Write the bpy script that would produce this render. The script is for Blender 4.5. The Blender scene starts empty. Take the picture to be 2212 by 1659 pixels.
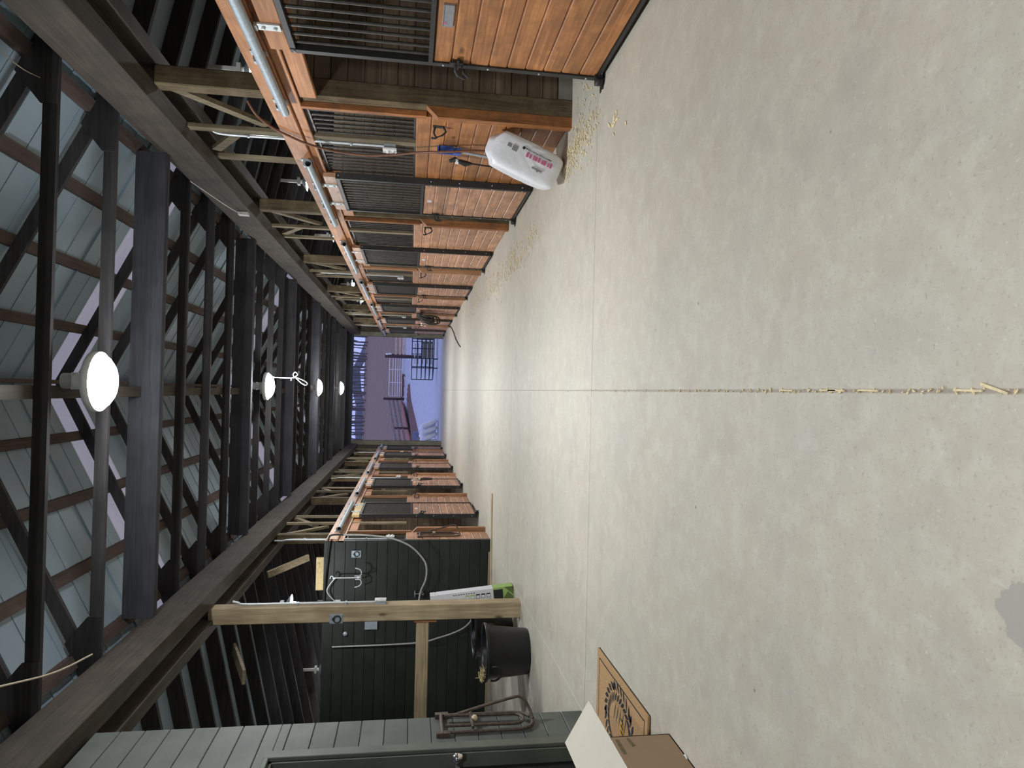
import bpy, bmesh, math, random
from mathutils import Vector, Matrix, Euler
random.seed(7)
sc = bpy.context.scene
COL = sc.collection
PI = math.pi

# ------------------------------------------------------------------ camera, world, exposure
cam_d = bpy.data.cameras.new('camera')
cam_d.sensor_fit = 'HORIZONTAL'; cam_d.sensor_width = 36.0
cam_d.lens = 1480.0 / 2212.0 * 36.0
cam_d.clip_start = 0.05; cam_d.clip_end = 900
cam = bpy.data.objects.new('camera', cam_d); COL.objects.link(cam)


def cam_matrix():
    f, W, H = 1480.0, 2212.0, 1659.0
    vx, vy, roll = 886.0, 843.0, math.radians(1.35)
    d = Vector((vx - W / 2, vy - H / 2, f)).normalized()      # aisle direction, camera frame (x right, y down, z forward)
    dn = Vector((math.cos(roll), math.sin(roll), 0))
    dn = (dn - d * d.dot(dn)).normalized()                    # world down in the camera frame
    X = dn.cross(d)
    if X.y > 0: X = -X
    rows = (X, d, -dn)                                        # world axes in the camera frame
    m = Matrix(((r.x, -r.y, -r.z) for r in rows)) if False else Matrix([[r.x, -r.y, -r.z] for r in rows])
    return m.to_4x4()


cam.matrix_world = Matrix.Translation((0, 0, 1.265)) @ cam_matrix()
sc.camera = cam

world = bpy.data.worlds.new('dusk_sky'); sc.world = world; world.use_nodes = True
wn = world.node_tree; wn.nodes.clear()
wo = wn.nodes.new('ShaderNodeOutputWorld'); wb = wn.nodes.new('ShaderNodeBackground')
wb.inputs[0].default_value = (0.46, 0.53, 1.03, 1); wb.inputs[1].default_value = 1.0
wn.links.new(wb.outputs[0], wo.inputs[0])

sc.view_settings.view_transform = 'Standard'
try: sc.view_settings.look = 'None'
except Exception: pass
sc.view_settings.exposure = 0.0
sc.view_settings.gamma = 1.0
sc.view_settings.use_curve_mapping = False
sc.cycles.max_bounces = 8
sc.cycles.diffuse_bounces = 5
sc.cycles.glossy_bounces = 3
sc.cycles.sample_clamp_indirect = 6.0
LAMP_E = 335.0
BULB_E = 480.0

# ------------------------------------------------------------------ materials
MATS = {}


def base_mat(name):
    m = bpy.data.materials.new(name); m.use_nodes = True
    nt = m.node_tree; b = nt.nodes['Principled BSDF']
    MATS[name] = m
    return m, nt, b


def N(nt, t, **kw):
    n = nt.nodes.new(t)
    for k, v in kw.items(): setattr(n, k, v)
    return n


def plain(name, col, rough=0.6, metal=0.0, var=0.12, scale=6.0, bump=0.0, spec=None):
    """one colour broken by soft noise"""
    m, nt, b = base_mat(name)
    tc = N(nt, 'ShaderNodeTexCoord'); no = N(nt, 'ShaderNodeTexNoise')
    no.inputs['Scale'].default_value = scale; no.inputs['Detail'].default_value = 6
    nt.links.new(tc.outputs['Object'], no.inputs['Vector'])
    r = N(nt, 'ShaderNodeValToRGB')
    r.color_ramp.elements[0].position = 0.3; r.color_ramp.elements[1].position = 0.7
    r.color_ramp.elements[0].color = [c * (1 - var) for c in col] + [1]
    r.color_ramp.elements[1].color = [min(1, c * (1 + var)) for c in col] + [1]
    nt.links.new(no.outputs['Fac'], r.inputs[0]); nt.links.new(r.outputs[0], b.inputs['Base Color'])
    b.inputs['Roughness'].default_value = rough; b.inputs['Metallic'].default_value = metal
    if spec is not None: b.inputs['Specular IOR Level'].default_value = spec
    if bump:
        bu = N(nt, 'ShaderNodeBump'); bu.inputs['Strength'].default_value = bump; bu.inputs['Distance'].default_value = 0.01
        nt.links.new(no.outputs['Fac'], bu.inputs['Height']); nt.links.new(bu.outputs[0], b.inputs['Normal'])
    return m


def wood(name, ca, cb, axis='Y', board=None, baxis='Z', rough=0.6, knots=0.0, var=0.16, spec=0.3, objvar=0.12, dirt=None):
    """grain stretched along one axis, tone jumping from board to board, optional knots and dirt blotches"""
    m, nt, b = base_mat(name); L = nt.links.new
    tc = N(nt, 'ShaderNodeTexCoord'); oi = N(nt, 'ShaderNodeObjectInfo')
    off = N(nt, 'ShaderNodeVectorMath', operation='SCALE'); off.inputs[0].default_value = (13.1, 7.7, 3.3)
    L(oi.outputs['Random'], off.inputs['Scale'])
    sx = N(nt, 'ShaderNodeSeparateXYZ'); L(tc.outputs['Object'], sx.inputs[0])
    add = N(nt, 'ShaderNodeVectorMath', operation='ADD'); L(tc.outputs['Object'], add.inputs[0]); L(off.outputs[0], add.inputs[1])
    vec = add
    val = None
    if board:
        dv = N(nt, 'ShaderNodeMath', operation='DIVIDE'); L(sx.outputs[baxis], dv.inputs[0]); dv.inputs[1].default_value = board
        fl = N(nt, 'ShaderNodeMath', operation='FLOOR'); L(dv.outputs[0], fl.inputs[0])
        ad = N(nt, 'ShaderNodeMath', operation='MULTIPLY_ADD'); L(oi.outputs['Random'], ad.inputs[0]); ad.inputs[1].default_value = 91.0; L(fl.outputs[0], ad.inputs[2])
        wn_ = N(nt, 'ShaderNodeTexWhiteNoise', noise_dimensions='1D'); L(ad.outputs[0], wn_.inputs['W'])
        sh = N(nt, 'ShaderNodeVectorMath', operation='SCALE'); L(wn_.outputs['Color'], sh.inputs[0]); sh.inputs['Scale'].default_value = 9.0
        a2 = N(nt, 'ShaderNodeVectorMath', operation='ADD'); L(vec.outputs[0], a2.inputs[0]); L(sh.outputs[0], a2.inputs[1]); vec = a2
        val = wn_.outputs['Value']
    mp = N(nt, 'ShaderNodeMapping'); s = {'X': (1.1, 22, 22), 'Y': (22, 1.1, 22), 'Z': (22, 22, 1.1)}[axis]
    mp.inputs['Scale'].default_value = s; L(vec.outputs[0], mp.inputs['Vector'])
    no = N(nt, 'ShaderNodeTexNoise'); no.inputs['Scale'].default_value = 1.6; no.inputs['Detail'].default_value = 7; no.inputs['Distortion'].default_value = 0.9
    L(mp.outputs[0], no.inputs['Vector'])
    r = N(nt, 'ShaderNodeValToRGB'); r.color_ramp.elements[0].position = 0.34; r.color_ramp.elements[1].position = 0.66
    r.color_ramp.elements[0].color = list(cb) + [1]; r.color_ramp.elements[1].color = list(ca) + [1]
    L(no.outputs['Fac'], r.inputs[0]); col = r.outputs[0]
    # broad blotches
    n2 = N(nt, 'ShaderNodeTexNoise'); n2.inputs['Scale'].default_value = 3.2; n2.inputs['Detail'].default_value = 4; L(vec.outputs[0], n2.inputs['Vector'])
    mr = N(nt, 'ShaderNodeMapRange'); mr.inputs['From Min'].default_value = 0.3; mr.inputs['From Max'].default_value = 0.7
    mr.inputs['To Min'].default_value = 0.78; mr.inputs['To Max'].default_value = 1.18; L(n2.outputs['Fac'], mr.inputs[0])
    mul = N(nt, 'ShaderNodeVectorMath', operation='SCALE'); L(col, mul.inputs[0]); L(mr.outputs[0], mul.inputs['Scale']); col = mul.outputs[0]
    if val is not None:
        m2 = N(nt, 'ShaderNodeMapRange'); m2.inputs['To Min'].default_value = 1 - var; m2.inputs['To Max'].default_value = 1 + var; L(val, m2.inputs[0])
        mu = N(nt, 'ShaderNodeVectorMath', operation='SCALE'); L(col, mu.inputs[0]); L(m2.outputs[0], mu.inputs['Scale']); col = mu.outputs[0]
    if objvar:
        m3 = N(nt, 'ShaderNodeMapRange'); m3.inputs['To Min'].default_value = 1 - objvar; m3.inputs['To Max'].default_value = 1 + objvar; L(oi.outputs['Random'], m3.inputs[0])
        mu = N(nt, 'ShaderNodeVectorMath', operation='SCALE'); L(col, mu.inputs[0]); L(m3.outputs[0], mu.inputs['Scale']); col = mu.outputs[0]
    if knots:
        mk = N(nt, 'ShaderNodeMapping'); mk.inputs['Scale'].default_value = {'X': (2.0, 5, 5), 'Y': (5, 2.0, 5), 'Z': (5, 5, 2.0)}[axis]; L(vec.outputs[0], mk.inputs['Vector'])
        vo = N(nt, 'ShaderNodeTexVoronoi'); vo.inputs['Scale'].default_value = 1.0; L(mk.outputs[0], vo.inputs['Vector'])
        kr = N(nt, 'ShaderNodeMapRange'); kr.inputs['From Min'].default_value = 0.05; kr.inputs['From Max'].default_value = 0.13
        kr.inputs['To Min'].default_value = knots; kr.inputs['To Max'].default_value = 0.0; L(vo.outputs['Distance'], kr.inputs[0])
        mx = N(nt, 'ShaderNodeMix', data_type='RGBA'); L(kr.outputs[0], mx.inputs['Factor']); L(col, mx.inputs['A'])
        mx.inputs['B'].default_value = (cb[0] * .28, cb[1] * .25, cb[2] * .3, 1); col = mx.outputs['Result']
    if dirt:
        n3 = N(nt, 'ShaderNodeTexNoise'); n3.inputs['Scale'].default_value = 5.0; n3.inputs['Detail'].default_value = 8; n3.inputs['Roughness'].default_value = .65; L(vec.outputs[0], n3.inputs['Vector'])
        dr = N(nt, 'ShaderNodeMapRange'); dr.inputs['From Min'].default_value = 0.45; dr.inputs['From Max'].default_value = 0.7; dr.inputs['To Max'].default_value = 0.7; L(n3.outputs['Fac'], dr.inputs[0])
        mx = N(nt, 'ShaderNodeMix', data_type='RGBA'); L(dr.outputs[0], mx.inputs['Factor']); L(col, mx.inputs['A']); mx.inputs['B'].default_value = list(dirt) + [1]; col = mx.outputs['Result']
    L(col, b.inputs['Base Color'])
    b.inputs['Roughness'].default_value = rough; b.inputs['Specular IOR Level'].default_value = spec
    bu = N(nt, 'ShaderNodeBump'); bu.inputs['Strength'].default_value = 0.15; bu.inputs['Distance'].default_value = 0.004
    L(no.outputs['Fac'], bu.inputs['Height']); L(bu.outputs[0], b.inputs['Normal'])
    return m


def emit(name, col, strength):
    m = bpy.data.materials.new(name); m.use_nodes = True; nt = m.node_tree; nt.nodes.clear()
    o = N(nt, 'ShaderNodeOutputMaterial'); e = N(nt, 'ShaderNodeEmission')
    e.inputs[0].default_value = list(col) + [1]; e.inputs[1].default_value = strength
    nt.links.new(e.outputs[0], o.inputs[0]); MATS[name] = m
    return m


M_PINE = wood('stained_pine_planks', (0.47, 0.205, 0.072), (0.30, 0.115, 0.038), 'Y', 0.126, 'Z', 0.5, 0.9, 0.2, spec=0.5, dirt=(0.22, 0.095, 0.04))
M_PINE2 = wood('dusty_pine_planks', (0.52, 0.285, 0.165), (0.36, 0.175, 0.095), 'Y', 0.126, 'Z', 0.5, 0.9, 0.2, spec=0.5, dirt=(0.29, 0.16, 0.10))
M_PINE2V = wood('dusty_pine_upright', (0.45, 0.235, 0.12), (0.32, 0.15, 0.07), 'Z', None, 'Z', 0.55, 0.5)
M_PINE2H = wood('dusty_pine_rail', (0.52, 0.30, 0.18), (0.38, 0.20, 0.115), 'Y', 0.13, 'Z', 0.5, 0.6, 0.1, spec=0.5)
M_PINE_V = wood('stained_pine_upright', (0.42, 0.17, 0.055), (0.24, 0.085, 0.028), 'Z', None, 'Z', 0.6, 0.5, dirt=(0.10, 0.06, 0.035))
M_PINE_H = wood('stained_pine_rail', (0.48, 0.225, 0.095), (0.34, 0.14, 0.058), 'Y', 0.13, 'Z', 0.55, 0.6, 0.1)
M_POST = wood('dark_stable_post_wood', (0.15, 0.105, 0.058), (0.075, 0.052, 0.03), 'Z', None, 'Z', 0.8, 0.4, dirt=(0.21, 0.175, 0.095))
M_PART = wood('stall_partition_planks', (0.28, 0.20, 0.135), (0.18, 0.13, 0.09), 'X', 0.131, 'Z', 0.75, 0.5, 0.25)
M_OUTER = wood('rough_siding_boards', (0.075, 0.06, 0.045), (0.042, 0.034, 0.028), 'Y', 0.2, 'Z', 0.85, 0.3, 0.3)
M_TRUSS = wood('aged_truss_lumber', (0.054, 0.050, 0.051), (0.036, 0.033, 0.034), 'X', None, 'Z', 0.85, 0.2, objvar=0.2)
M_TIE = wood('aged_tie_beam_lumber', (0.070, 0.070, 0.080), (0.050, 0.050, 0.058), 'X', None, 'Z', 0.85, 0.2, objvar=0.1)  # lamp glare painted into the wood: bluer and lighter than the truss lumber
M_CARR = wood('aged_carrier_lumber', (0.088, 0.072, 0.056), (0.058, 0.046, 0.037), 'Y', 0.25, 'X', 0.8, 0.4, objvar=0.15)
M_PURL = wood('aged_purlin_lumber', (0.11, 0.08, 0.07), (0.072, 0.052, 0.047), 'Y', None, 'X', 0.85, 0.2)
M_STUD = wood('weathered_stud_lumber', (0.27, 0.215, 0.135), (0.165, 0.135, 0.085), 'Z', None, 'Z', 0.8, 0.3, objvar=0.2)
M_TREAT = wood('treated_timber', (0.50, 0.40, 0.25), (0.33, 0.25, 0.15), 'Z', None, 'Z', 0.7, 0.9, objvar=0.05)
M_TREATX = wood('treated_rail_timber', (0.50, 0.40, 0.25), (0.33, 0.25, 0.15), 'X', None, 'Z', 0.7, 0.9, objvar=0.05)
M_LATH = wood('pale_lath_wood', (0.62, 0.52, 0.35), (0.45, 0.36, 0.23), 'X', None, 'Z', 0.7, 0.2)
M_PLY = wood('pale_plywood', (0.72, 0.56, 0.28), (0.58, 0.44, 0.21), 'Y', None, 'Z', 0.6, 0.5)
M_GREY = wood('grey_green_painted_boards', (0.098, 0.110, 0.096), (0.088, 0.099, 0.086), 'Y', 0.153, 'Z', 0.5, 0.0, 0.07, spec=0.4, objvar=0)
M_GREYV = wood('grey_green_painted_trim', (0.108, 0.119, 0.098), (0.097, 0.108, 0.089), 'Z', None, 'Z', 0.5, 0.0, spec=0.4, objvar=0)
M_GREEN = wood('dark_green_painted_boards', (0.032, 0.036, 0.031), (0.026, 0.030, 0.026), 'X', 0.152, 'Z', 0.55, 0.0, 0.1, spec=0.3, objvar=0)
M_JAMB = wood('door_jamb_boards', (0.24, 0.235, 0.18), (0.15, 0.15, 0.115), 'Z', None, 'Z', 0.8, 0.2, dirt=(0.30, 0.29, 0.22))
M_BLACK = plain('black_steel', (0.022, 0.021, 0.02), 0.5, 0.0, 0.2, 20, spec=0.5)
M_BAR = plain('dark_steel_bars', (0.075, 0.068, 0.06), 0.45, 0.3, 0.25, 25)
M_GALV = plain('galvanized_steel', (0.40, 0.46, 0.50), 0.5, 0.4, 0.14, 30)
M_HANG = plain('painted_hanger_steel', (0.62, 0.66, 0.66), 0.5, 0.2, 0.12, 30)
M_IRON = plain('rusty_iron_tube', (0.10, 0.075, 0.06), 0.6, 0.3, 0.35, 40)
M_CHROME = plain('chrome', (0.75, 0.75, 0.76), 0.15, 1.0, 0.03, 10)
M_TUBW = plain('conduit_grey', (0.62, 0.65, 0.66), 0.4, 0.3, 0.08, 20)
M_HOSEG = plain('grey_hose_rubber', (0.42, 0.42, 0.39), 0.5, 0, 0.1, 20)
M_PLASTW = plain('white_plastic', (0.75, 0.75, 0.72), 0.4, 0, 0.05, 20)
M_PLASTB = plain('black_plastic', (0.014, 0.015, 0.017), 0.35, 0, 0.25, 9, spec=0.4)
M_BLUE = plain('blue_plastic', (0.03, 0.10, 0.42), 0.4, 0, 0.2, 20)
M_BLUED = plain('dark_blue_plastic', (0.012, 0.018, 0.10), 0.5, 0, 0.1, 20)
M_RUBBER = plain('black_rubber', (0.02, 0.02, 0.02), 0.55, 0, 0.2, 20)
M_CORD = plain('brown_cord', (0.16, 0.065, 0.035), 0.5, 0, 0.15, 30)
M_ROPE = plain('pale_rope', (0.55, 0.48, 0.36), 0.8, 0, 0.15, 60)
M_YEL = plain('yellow_green_webbing', (0.38, 0.44, 0.05), 0.6, 0, 0.15, 40)
M_CARD = plain('brown_cardboard', (0.33, 0.225, 0.135), 0.8, 0, 0.05, 5)
M_CARDW = plain('cream_card_lining', (0.66, 0.61, 0.50), 0.7, 0, 0.03, 5)
M_COIR = plain('coir_fibre', (0.47, 0.285, 0.135), 0.95, 0, 0.22, 160, bump=0.6)
M_INK = plain('black_print', (0.02, 0.02, 0.022), 0.9, 0, 0.15, 60)
M_YINK = plain('yellow_print', (0.55, 0.30, 0.03), 0.9, 0, 0.1, 60)
M_HAY = plain('dry_hay', (0.60, 0.50, 0.24), 0.9, 0, 0.25, 60)
M_SHAV = plain('pale_wood_shavings', (0.80, 0.66, 0.40), 0.85, 0, 0.15, 60)
M_ROOF = plain('blue_grey_roof_sheet', (0.29, 0.375, 0.44), 0.55, 0.0, 0.10, 1.6)
M_SKYL = wood('pinkish_fibreglass_sheet', (0.80, 0.77, 0.76), (0.45, 0.42, 0.42), 'X', None, 'Z', 0.6, 0.0, objvar=0)
_nt = M_SKYL.node_tree; _b = _nt.nodes['Principled BSDF']; _o = _nt.nodes['Material Output']
_t = _nt.nodes.new('ShaderNodeBsdfTranslucent'); _m = _nt.nodes.new('ShaderNodeMixShader'); _m.inputs[0].default_value = 0.78
_t.inputs[0].default_value = (0.86, 0.80, 0.66, 1)
_nt.links.new(_b.outputs[0], _m.inputs[1]); _nt.links.new(_t.outputs[0], _m.inputs[2]); _nt.links.new(_m.outputs[0], _o.inputs[0])
M_GABLE = plain('dark_gable_board', (0.075, 0.058, 0.045), 0.85, 0, 0.2, 4)
M_TRACKB = plain('dark_blue_track_cover', (0.022, 0.034, 0.05), 0.6, 0, 0.2, 4)
M_BAG = plain('white_plastic_film', (0.80, 0.81, 0.84), 0.28, 0, 0.04, 14, bump=0.5, spec=0.5)
M_PINK = plain('pink_print', (0.55, 0.13, 0.26), 0.5, 0, 0.1, 60)
M_GREYP = plain('grey_print', (0.25, 0.25, 0.26), 0.5, 0, 0.2, 160)
M_GRN = plain('green_print', (0.33, 0.50, 0.14), 0.5, 0, 0.1, 30)
M_DGRN = plain('olive_print', (0.12, 0.17, 0.05), 0.5, 0, 0.1, 30)
M_CARTW = plain('white_carton', (0.72, 0.72, 0.76), 0.45, 0, 0.03, 10)
M_DOORD = plain('near_black_door_paint', (0.013, 0.014, 0.016), 0.45, 0, 0.2, 4)
M_PLATE = plain('brushed_nameplate', (0.38, 0.39, 0.42), 0.4, 0.5, 0.1, 40)
M_WHITE = plain('white_card', (0.72, 0.73, 0.76), 0.5, 0, 0.04, 10)
M_CURB = plain('concrete_curb', (0.27, 0.25, 0.215), 0.85, 0, 0.15, 6)
M_LEATH = plain('dark_leather_strap', (0.03, 0.024, 0.02), 0.5, 0, 0.3, 30)
M_FEED = plain('dark_green_pipe', (0.025, 0.04, 0.045), 0.5, 0.2, 0.15, 20)
M_FEEDW = plain('cream_pipe', (0.62, 0.62, 0.55), 0.5, 0, 0.1, 20)
M_GATE = plain('white_pipe_gate', (0.88, 0.82, 0.80), 0.5, 0, 0.05, 20)
M_TAN = wood('tan_fence_rail', (0.78, 0.55, 0.38), (0.62, 0.42, 0.29), 'X', None, 'Z', 0.85, 0.2)
M_FGREY = wood('grey_fence_rail', (0.28, 0.24, 0.22), (0.20, 0.17, 0.16), 'X', None, 'Z', 0.85, 0.2)
M_FPOST = wood('dark_fence_post', (0.09, 0.055, 0.05), (0.05, 0.032, 0.03), 'Z', None, 'Z', 0.85, 0.2)
M_BARK = plain('grey_bark', (0.16, 0.14, 0.14), 0.9, 0, 0.3, 3)
M_LEAF = plain('dead_leaf_pile', (0.17, 0.09, 0.07), 0.95, 0, 0.45, 9, bump=1.0)
M_SLATE = plain('slate_blue_paint', (0.16, 0.20, 0.32), 0.6, 0, 0.15, 10)
M_SPIKE = plain('grey_brown_heap', (0.20, 0.17, 0.14), 0.95, 0, 0.3, 9, bump=0.8)
M_LAMP = emit('lamp_glow', (0.93, 0.97, 1.0), LAMP_E)
M_BULB = emit('bulb_glow', (0.93, 0.97, 1.0), BULB_E)


def concrete():
    m, nt, b = base_mat('worn_concrete'); L = nt.links.new
    g = N(nt, 'ShaderNodeNewGeometry'); P = g.outputs['Position']
    sx = N(nt, 'ShaderNodeSeparateXYZ'); L(P, sx.inputs[0])

    def noise(scale, detail=6, rough=.55, vec=None, dist=0.0):
        n = N(nt, 'ShaderNodeTexNoise'); n.inputs['Scale'].default_value = scale; n.inputs['Detail'].default_value = detail
        n.inputs['Roughness'].default_value = rough; n.inputs['Distortion'].default_value = dist; L(vec or P, n.inputs['Vector']); return n.outputs['Fac']

    def rng(x, a, b_, c, d):
        n = N(nt, 'ShaderNodeMapRange'); n.inputs['From Min'].default_value = a; n.inputs['From Max'].default_value = b_
        n.inputs['To Min'].default_value = c; n.inputs['To Max'].default_value = d; L(x, n.inputs[0]); return n.outputs[0]

    def math_(op, a, b_=None):
        n = N(nt, 'ShaderNodeMath', operation=op)
        for i, v in enumerate((a, b_)):
            if v is None: continue
            if isinstance(v, (int, float)): n.inputs[i].default_value = v
            else: L(v, n.inputs[i])
        return n.outputs[0]

    def mix(f, a, col):
        n = N(nt, 'ShaderNodeMix', data_type='RGBA'); L(f, n.inputs['Factor'])
        if isinstance(a, tuple): n.inputs['A'].default_value = list(a) + [1]
        else: L(a, n.inputs['A'])
        if isinstance(col, tuple): n.inputs['B'].default_value = list(col) + [1]
        else: L(col, n.inputs['B'])
        return n.outputs['Result']
    c = mix(rng(noise(0.9, 5), .35, .65, 0, 1), (0.545, 0.485, 0.395), (0.515, 0.475, 0.395))
    c = mix(rng(noise(2.6, 6), .5, .75, 0, .55), c, (0.42, 0.355, 0.285))
    c = mix(rng(noise(9, 8, .7), .46, .72, 0, .8), c, (0.62, 0.585, 0.495))
    c = mix(rng(noise(1.7, 7, .65), .5, .72, 0, .6), c, (0.43, 0.40, 0.345))
    c = mix(rng(noise(34, 5, .7), .55, .75, 0, .55), c, (0.36, 0.32, 0.265))           # pale scuffs
    mp = N(nt, 'ShaderNodeMapping'); mp.inputs['Scale'].default_value = (1.0, .35, 1); mp.inputs['Rotation'].default_value = (0, 0, .5); L(P, mp.inputs['Vector'])
    c = mix(rng(noise(22, 6, .7, mp.outputs[0], .6), .6, .74, 0, .6), c, (0.64, 0.62, 0.55))
    c = mix(rng(noise(70, 4, .65), .58, .72, 0, .6), c, (0.30, 0.27, 0.225))
    c = mix(rng(noise(55, 5, .7), .60, .72, 0, .6), c, (0.74, 0.70, 0.60))
    vo = N(nt, 'ShaderNodeTexVoronoi'); vo.inputs['Scale'].default_value = 3.2; L(P, vo.inputs['Vector'])
    c = mix(rng(vo.outputs['Distance'], .012, .03, .75, 0), c, (0.13, 0.11, 0.10))  # dark specks
    # control joints: one along the aisle, the others across it
    jx = math_('ABSOLUTE', math_('SUBTRACT', sx.outputs['X'], 0.028))
    c = mix(rng(jx, .003, .008, .7, 0), c, (0.27, 0.22, 0.165))
    jy = math_('ABSOLUTE', math_('SUBTRACT', math_('PINGPONG', math_('SUBTRACT', sx.outputs['Y'], 4.72 - 3.85), 3.85), 0.0))
    c = mix(rng(math_('ABSOLUTE', math_('SUBTRACT', sx.outputs['Y'], 4.70)), .003, .007, .8, 0), c, (0.22, 0.19, 0.16))
    for yy in (8.55, 12.4, 16.3, 20.2, 24.1):
        c = mix(rng(math_('ABSOLUTE', math_('SUBTRACT', sx.outputs['Y'], yy)), .004, .009, .7, 0), c, (0.24, 0.21, 0.18))
    lx = math_('ADD', math_('SUBTRACT', sx.outputs['X'], -2.245), math_('MULTIPLY', math_('SUBTRACT', sx.outputs['Y'], 4.77), .006))
    seg = math_('MULTIPLY', rng(sx.outputs['Y'], 4.70, 4.72, 0, 1), rng(sx.outputs['Y'], 9.3, 9.2, 0, 1))
    c = mix(math_('MULTIPLY', rng(math_('ABSOLUTE', lx), .003, .008, .7, 0), seg), c, (0.70, 0.66, 0.58))
    # repaired patch near the camera
    d = N(nt, 'ShaderNodeVectorMath', operation='DISTANCE'); L(P, d.inputs[0]); d.inputs[1].default_value = (-0.435, 1.245, 0)
    dd = math_('ADD', d.outputs['Value'], math_('MULTIPLY', math_('SUBTRACT', noise(22, 5), .5), .10))
    c = mix(rng(dd, .062, .068, .9, 0), c, (0.385, 0.365, 0.315))
    # wet glossy slab of the wash stall
    wet = math_('MULTIPLY', rng(sx.outputs['X'], -2.5, -2.9, 0, 1), math_('MULTIPLY', rng(sx.outputs['Y'], 5.0, 5.6, 0, 1), rng(sx.outputs['Y'], 10.4, 10.3, 0, 1)))
    wet = math_('MULTIPLY', wet, rng(noise(1.3, 4), .35, .6, 0, 1))
    L(c, b.inputs['Base Color'])
    L(rng(wet, 0, 1, .62, .22), b.inputs['Roughness'])
    b.inputs['Specular IOR Level'].default_value = 0.35
    bu = N(nt, 'ShaderNodeBump'); bu.inputs['Strength'].default_value = .12; bu.inputs['Distance'].default_value = .004
    L(noise(30, 8, .7), bu.inputs['Height']); L(bu.outputs[0], b.inputs['Normal'])
    return m


M_CONC = concrete()


def ground_mat(name, ca, cb, cc, scale):
    m, nt, b = base_mat(name); L = nt.links.new
    tc = N(nt, 'ShaderNodeNewGeometry')
    n1 = N(nt, 'ShaderNodeTexNoise'); n1.inputs['Scale'].default_value = scale; n1.inputs['Detail'].default_value = 8; n1.inputs['Roughness'].default_value = .65; L(tc.outputs['Position'], n1.inputs['Vector'])
    r = N(nt, 'ShaderNodeValToRGB'); e = r.color_ramp.elements
    e[0].position = .3; e[0].color = list(ca) + [1]; e[1].position = .7; e[1].color = list(cb) + [1]
    k = r.color_ramp.elements.new(.5); k.color = list(cc) + [1]
    L(n1.outputs['Fac'], r.inputs[0]); L(r.outputs[0], b.inputs['Base Color']); b.inputs['Roughness'].default_value = .95
    return m


M_SNOW = ground_mat('frosty_gravel_yard', (0.40, 0.42, 0.46), (0.62, 0.63, 0.64), (0.52, 0.53, 0.55), 3.0)
M_RIDGE = ground_mat('wooded_ridge', (0.055, 0.065, 0.085), (0.15, 0.14, 0.15), (0.09, 0.095, 0.115), .25)
M_DIRT = ground_mat('reddish_bare_dirt', (0.30, 0.13, 0.10), (0.42, 0.20, 0.15), (0.36, 0.16, 0.12), 1.2)
M_HILL = ground_mat('dormant_pasture', (0.20, 0.125, 0.085), (0.30, 0.20, 0.135), (0.245, 0.16, 0.105), 0.9)

# ------------------------------------------------------------------ mesh helpers


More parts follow.
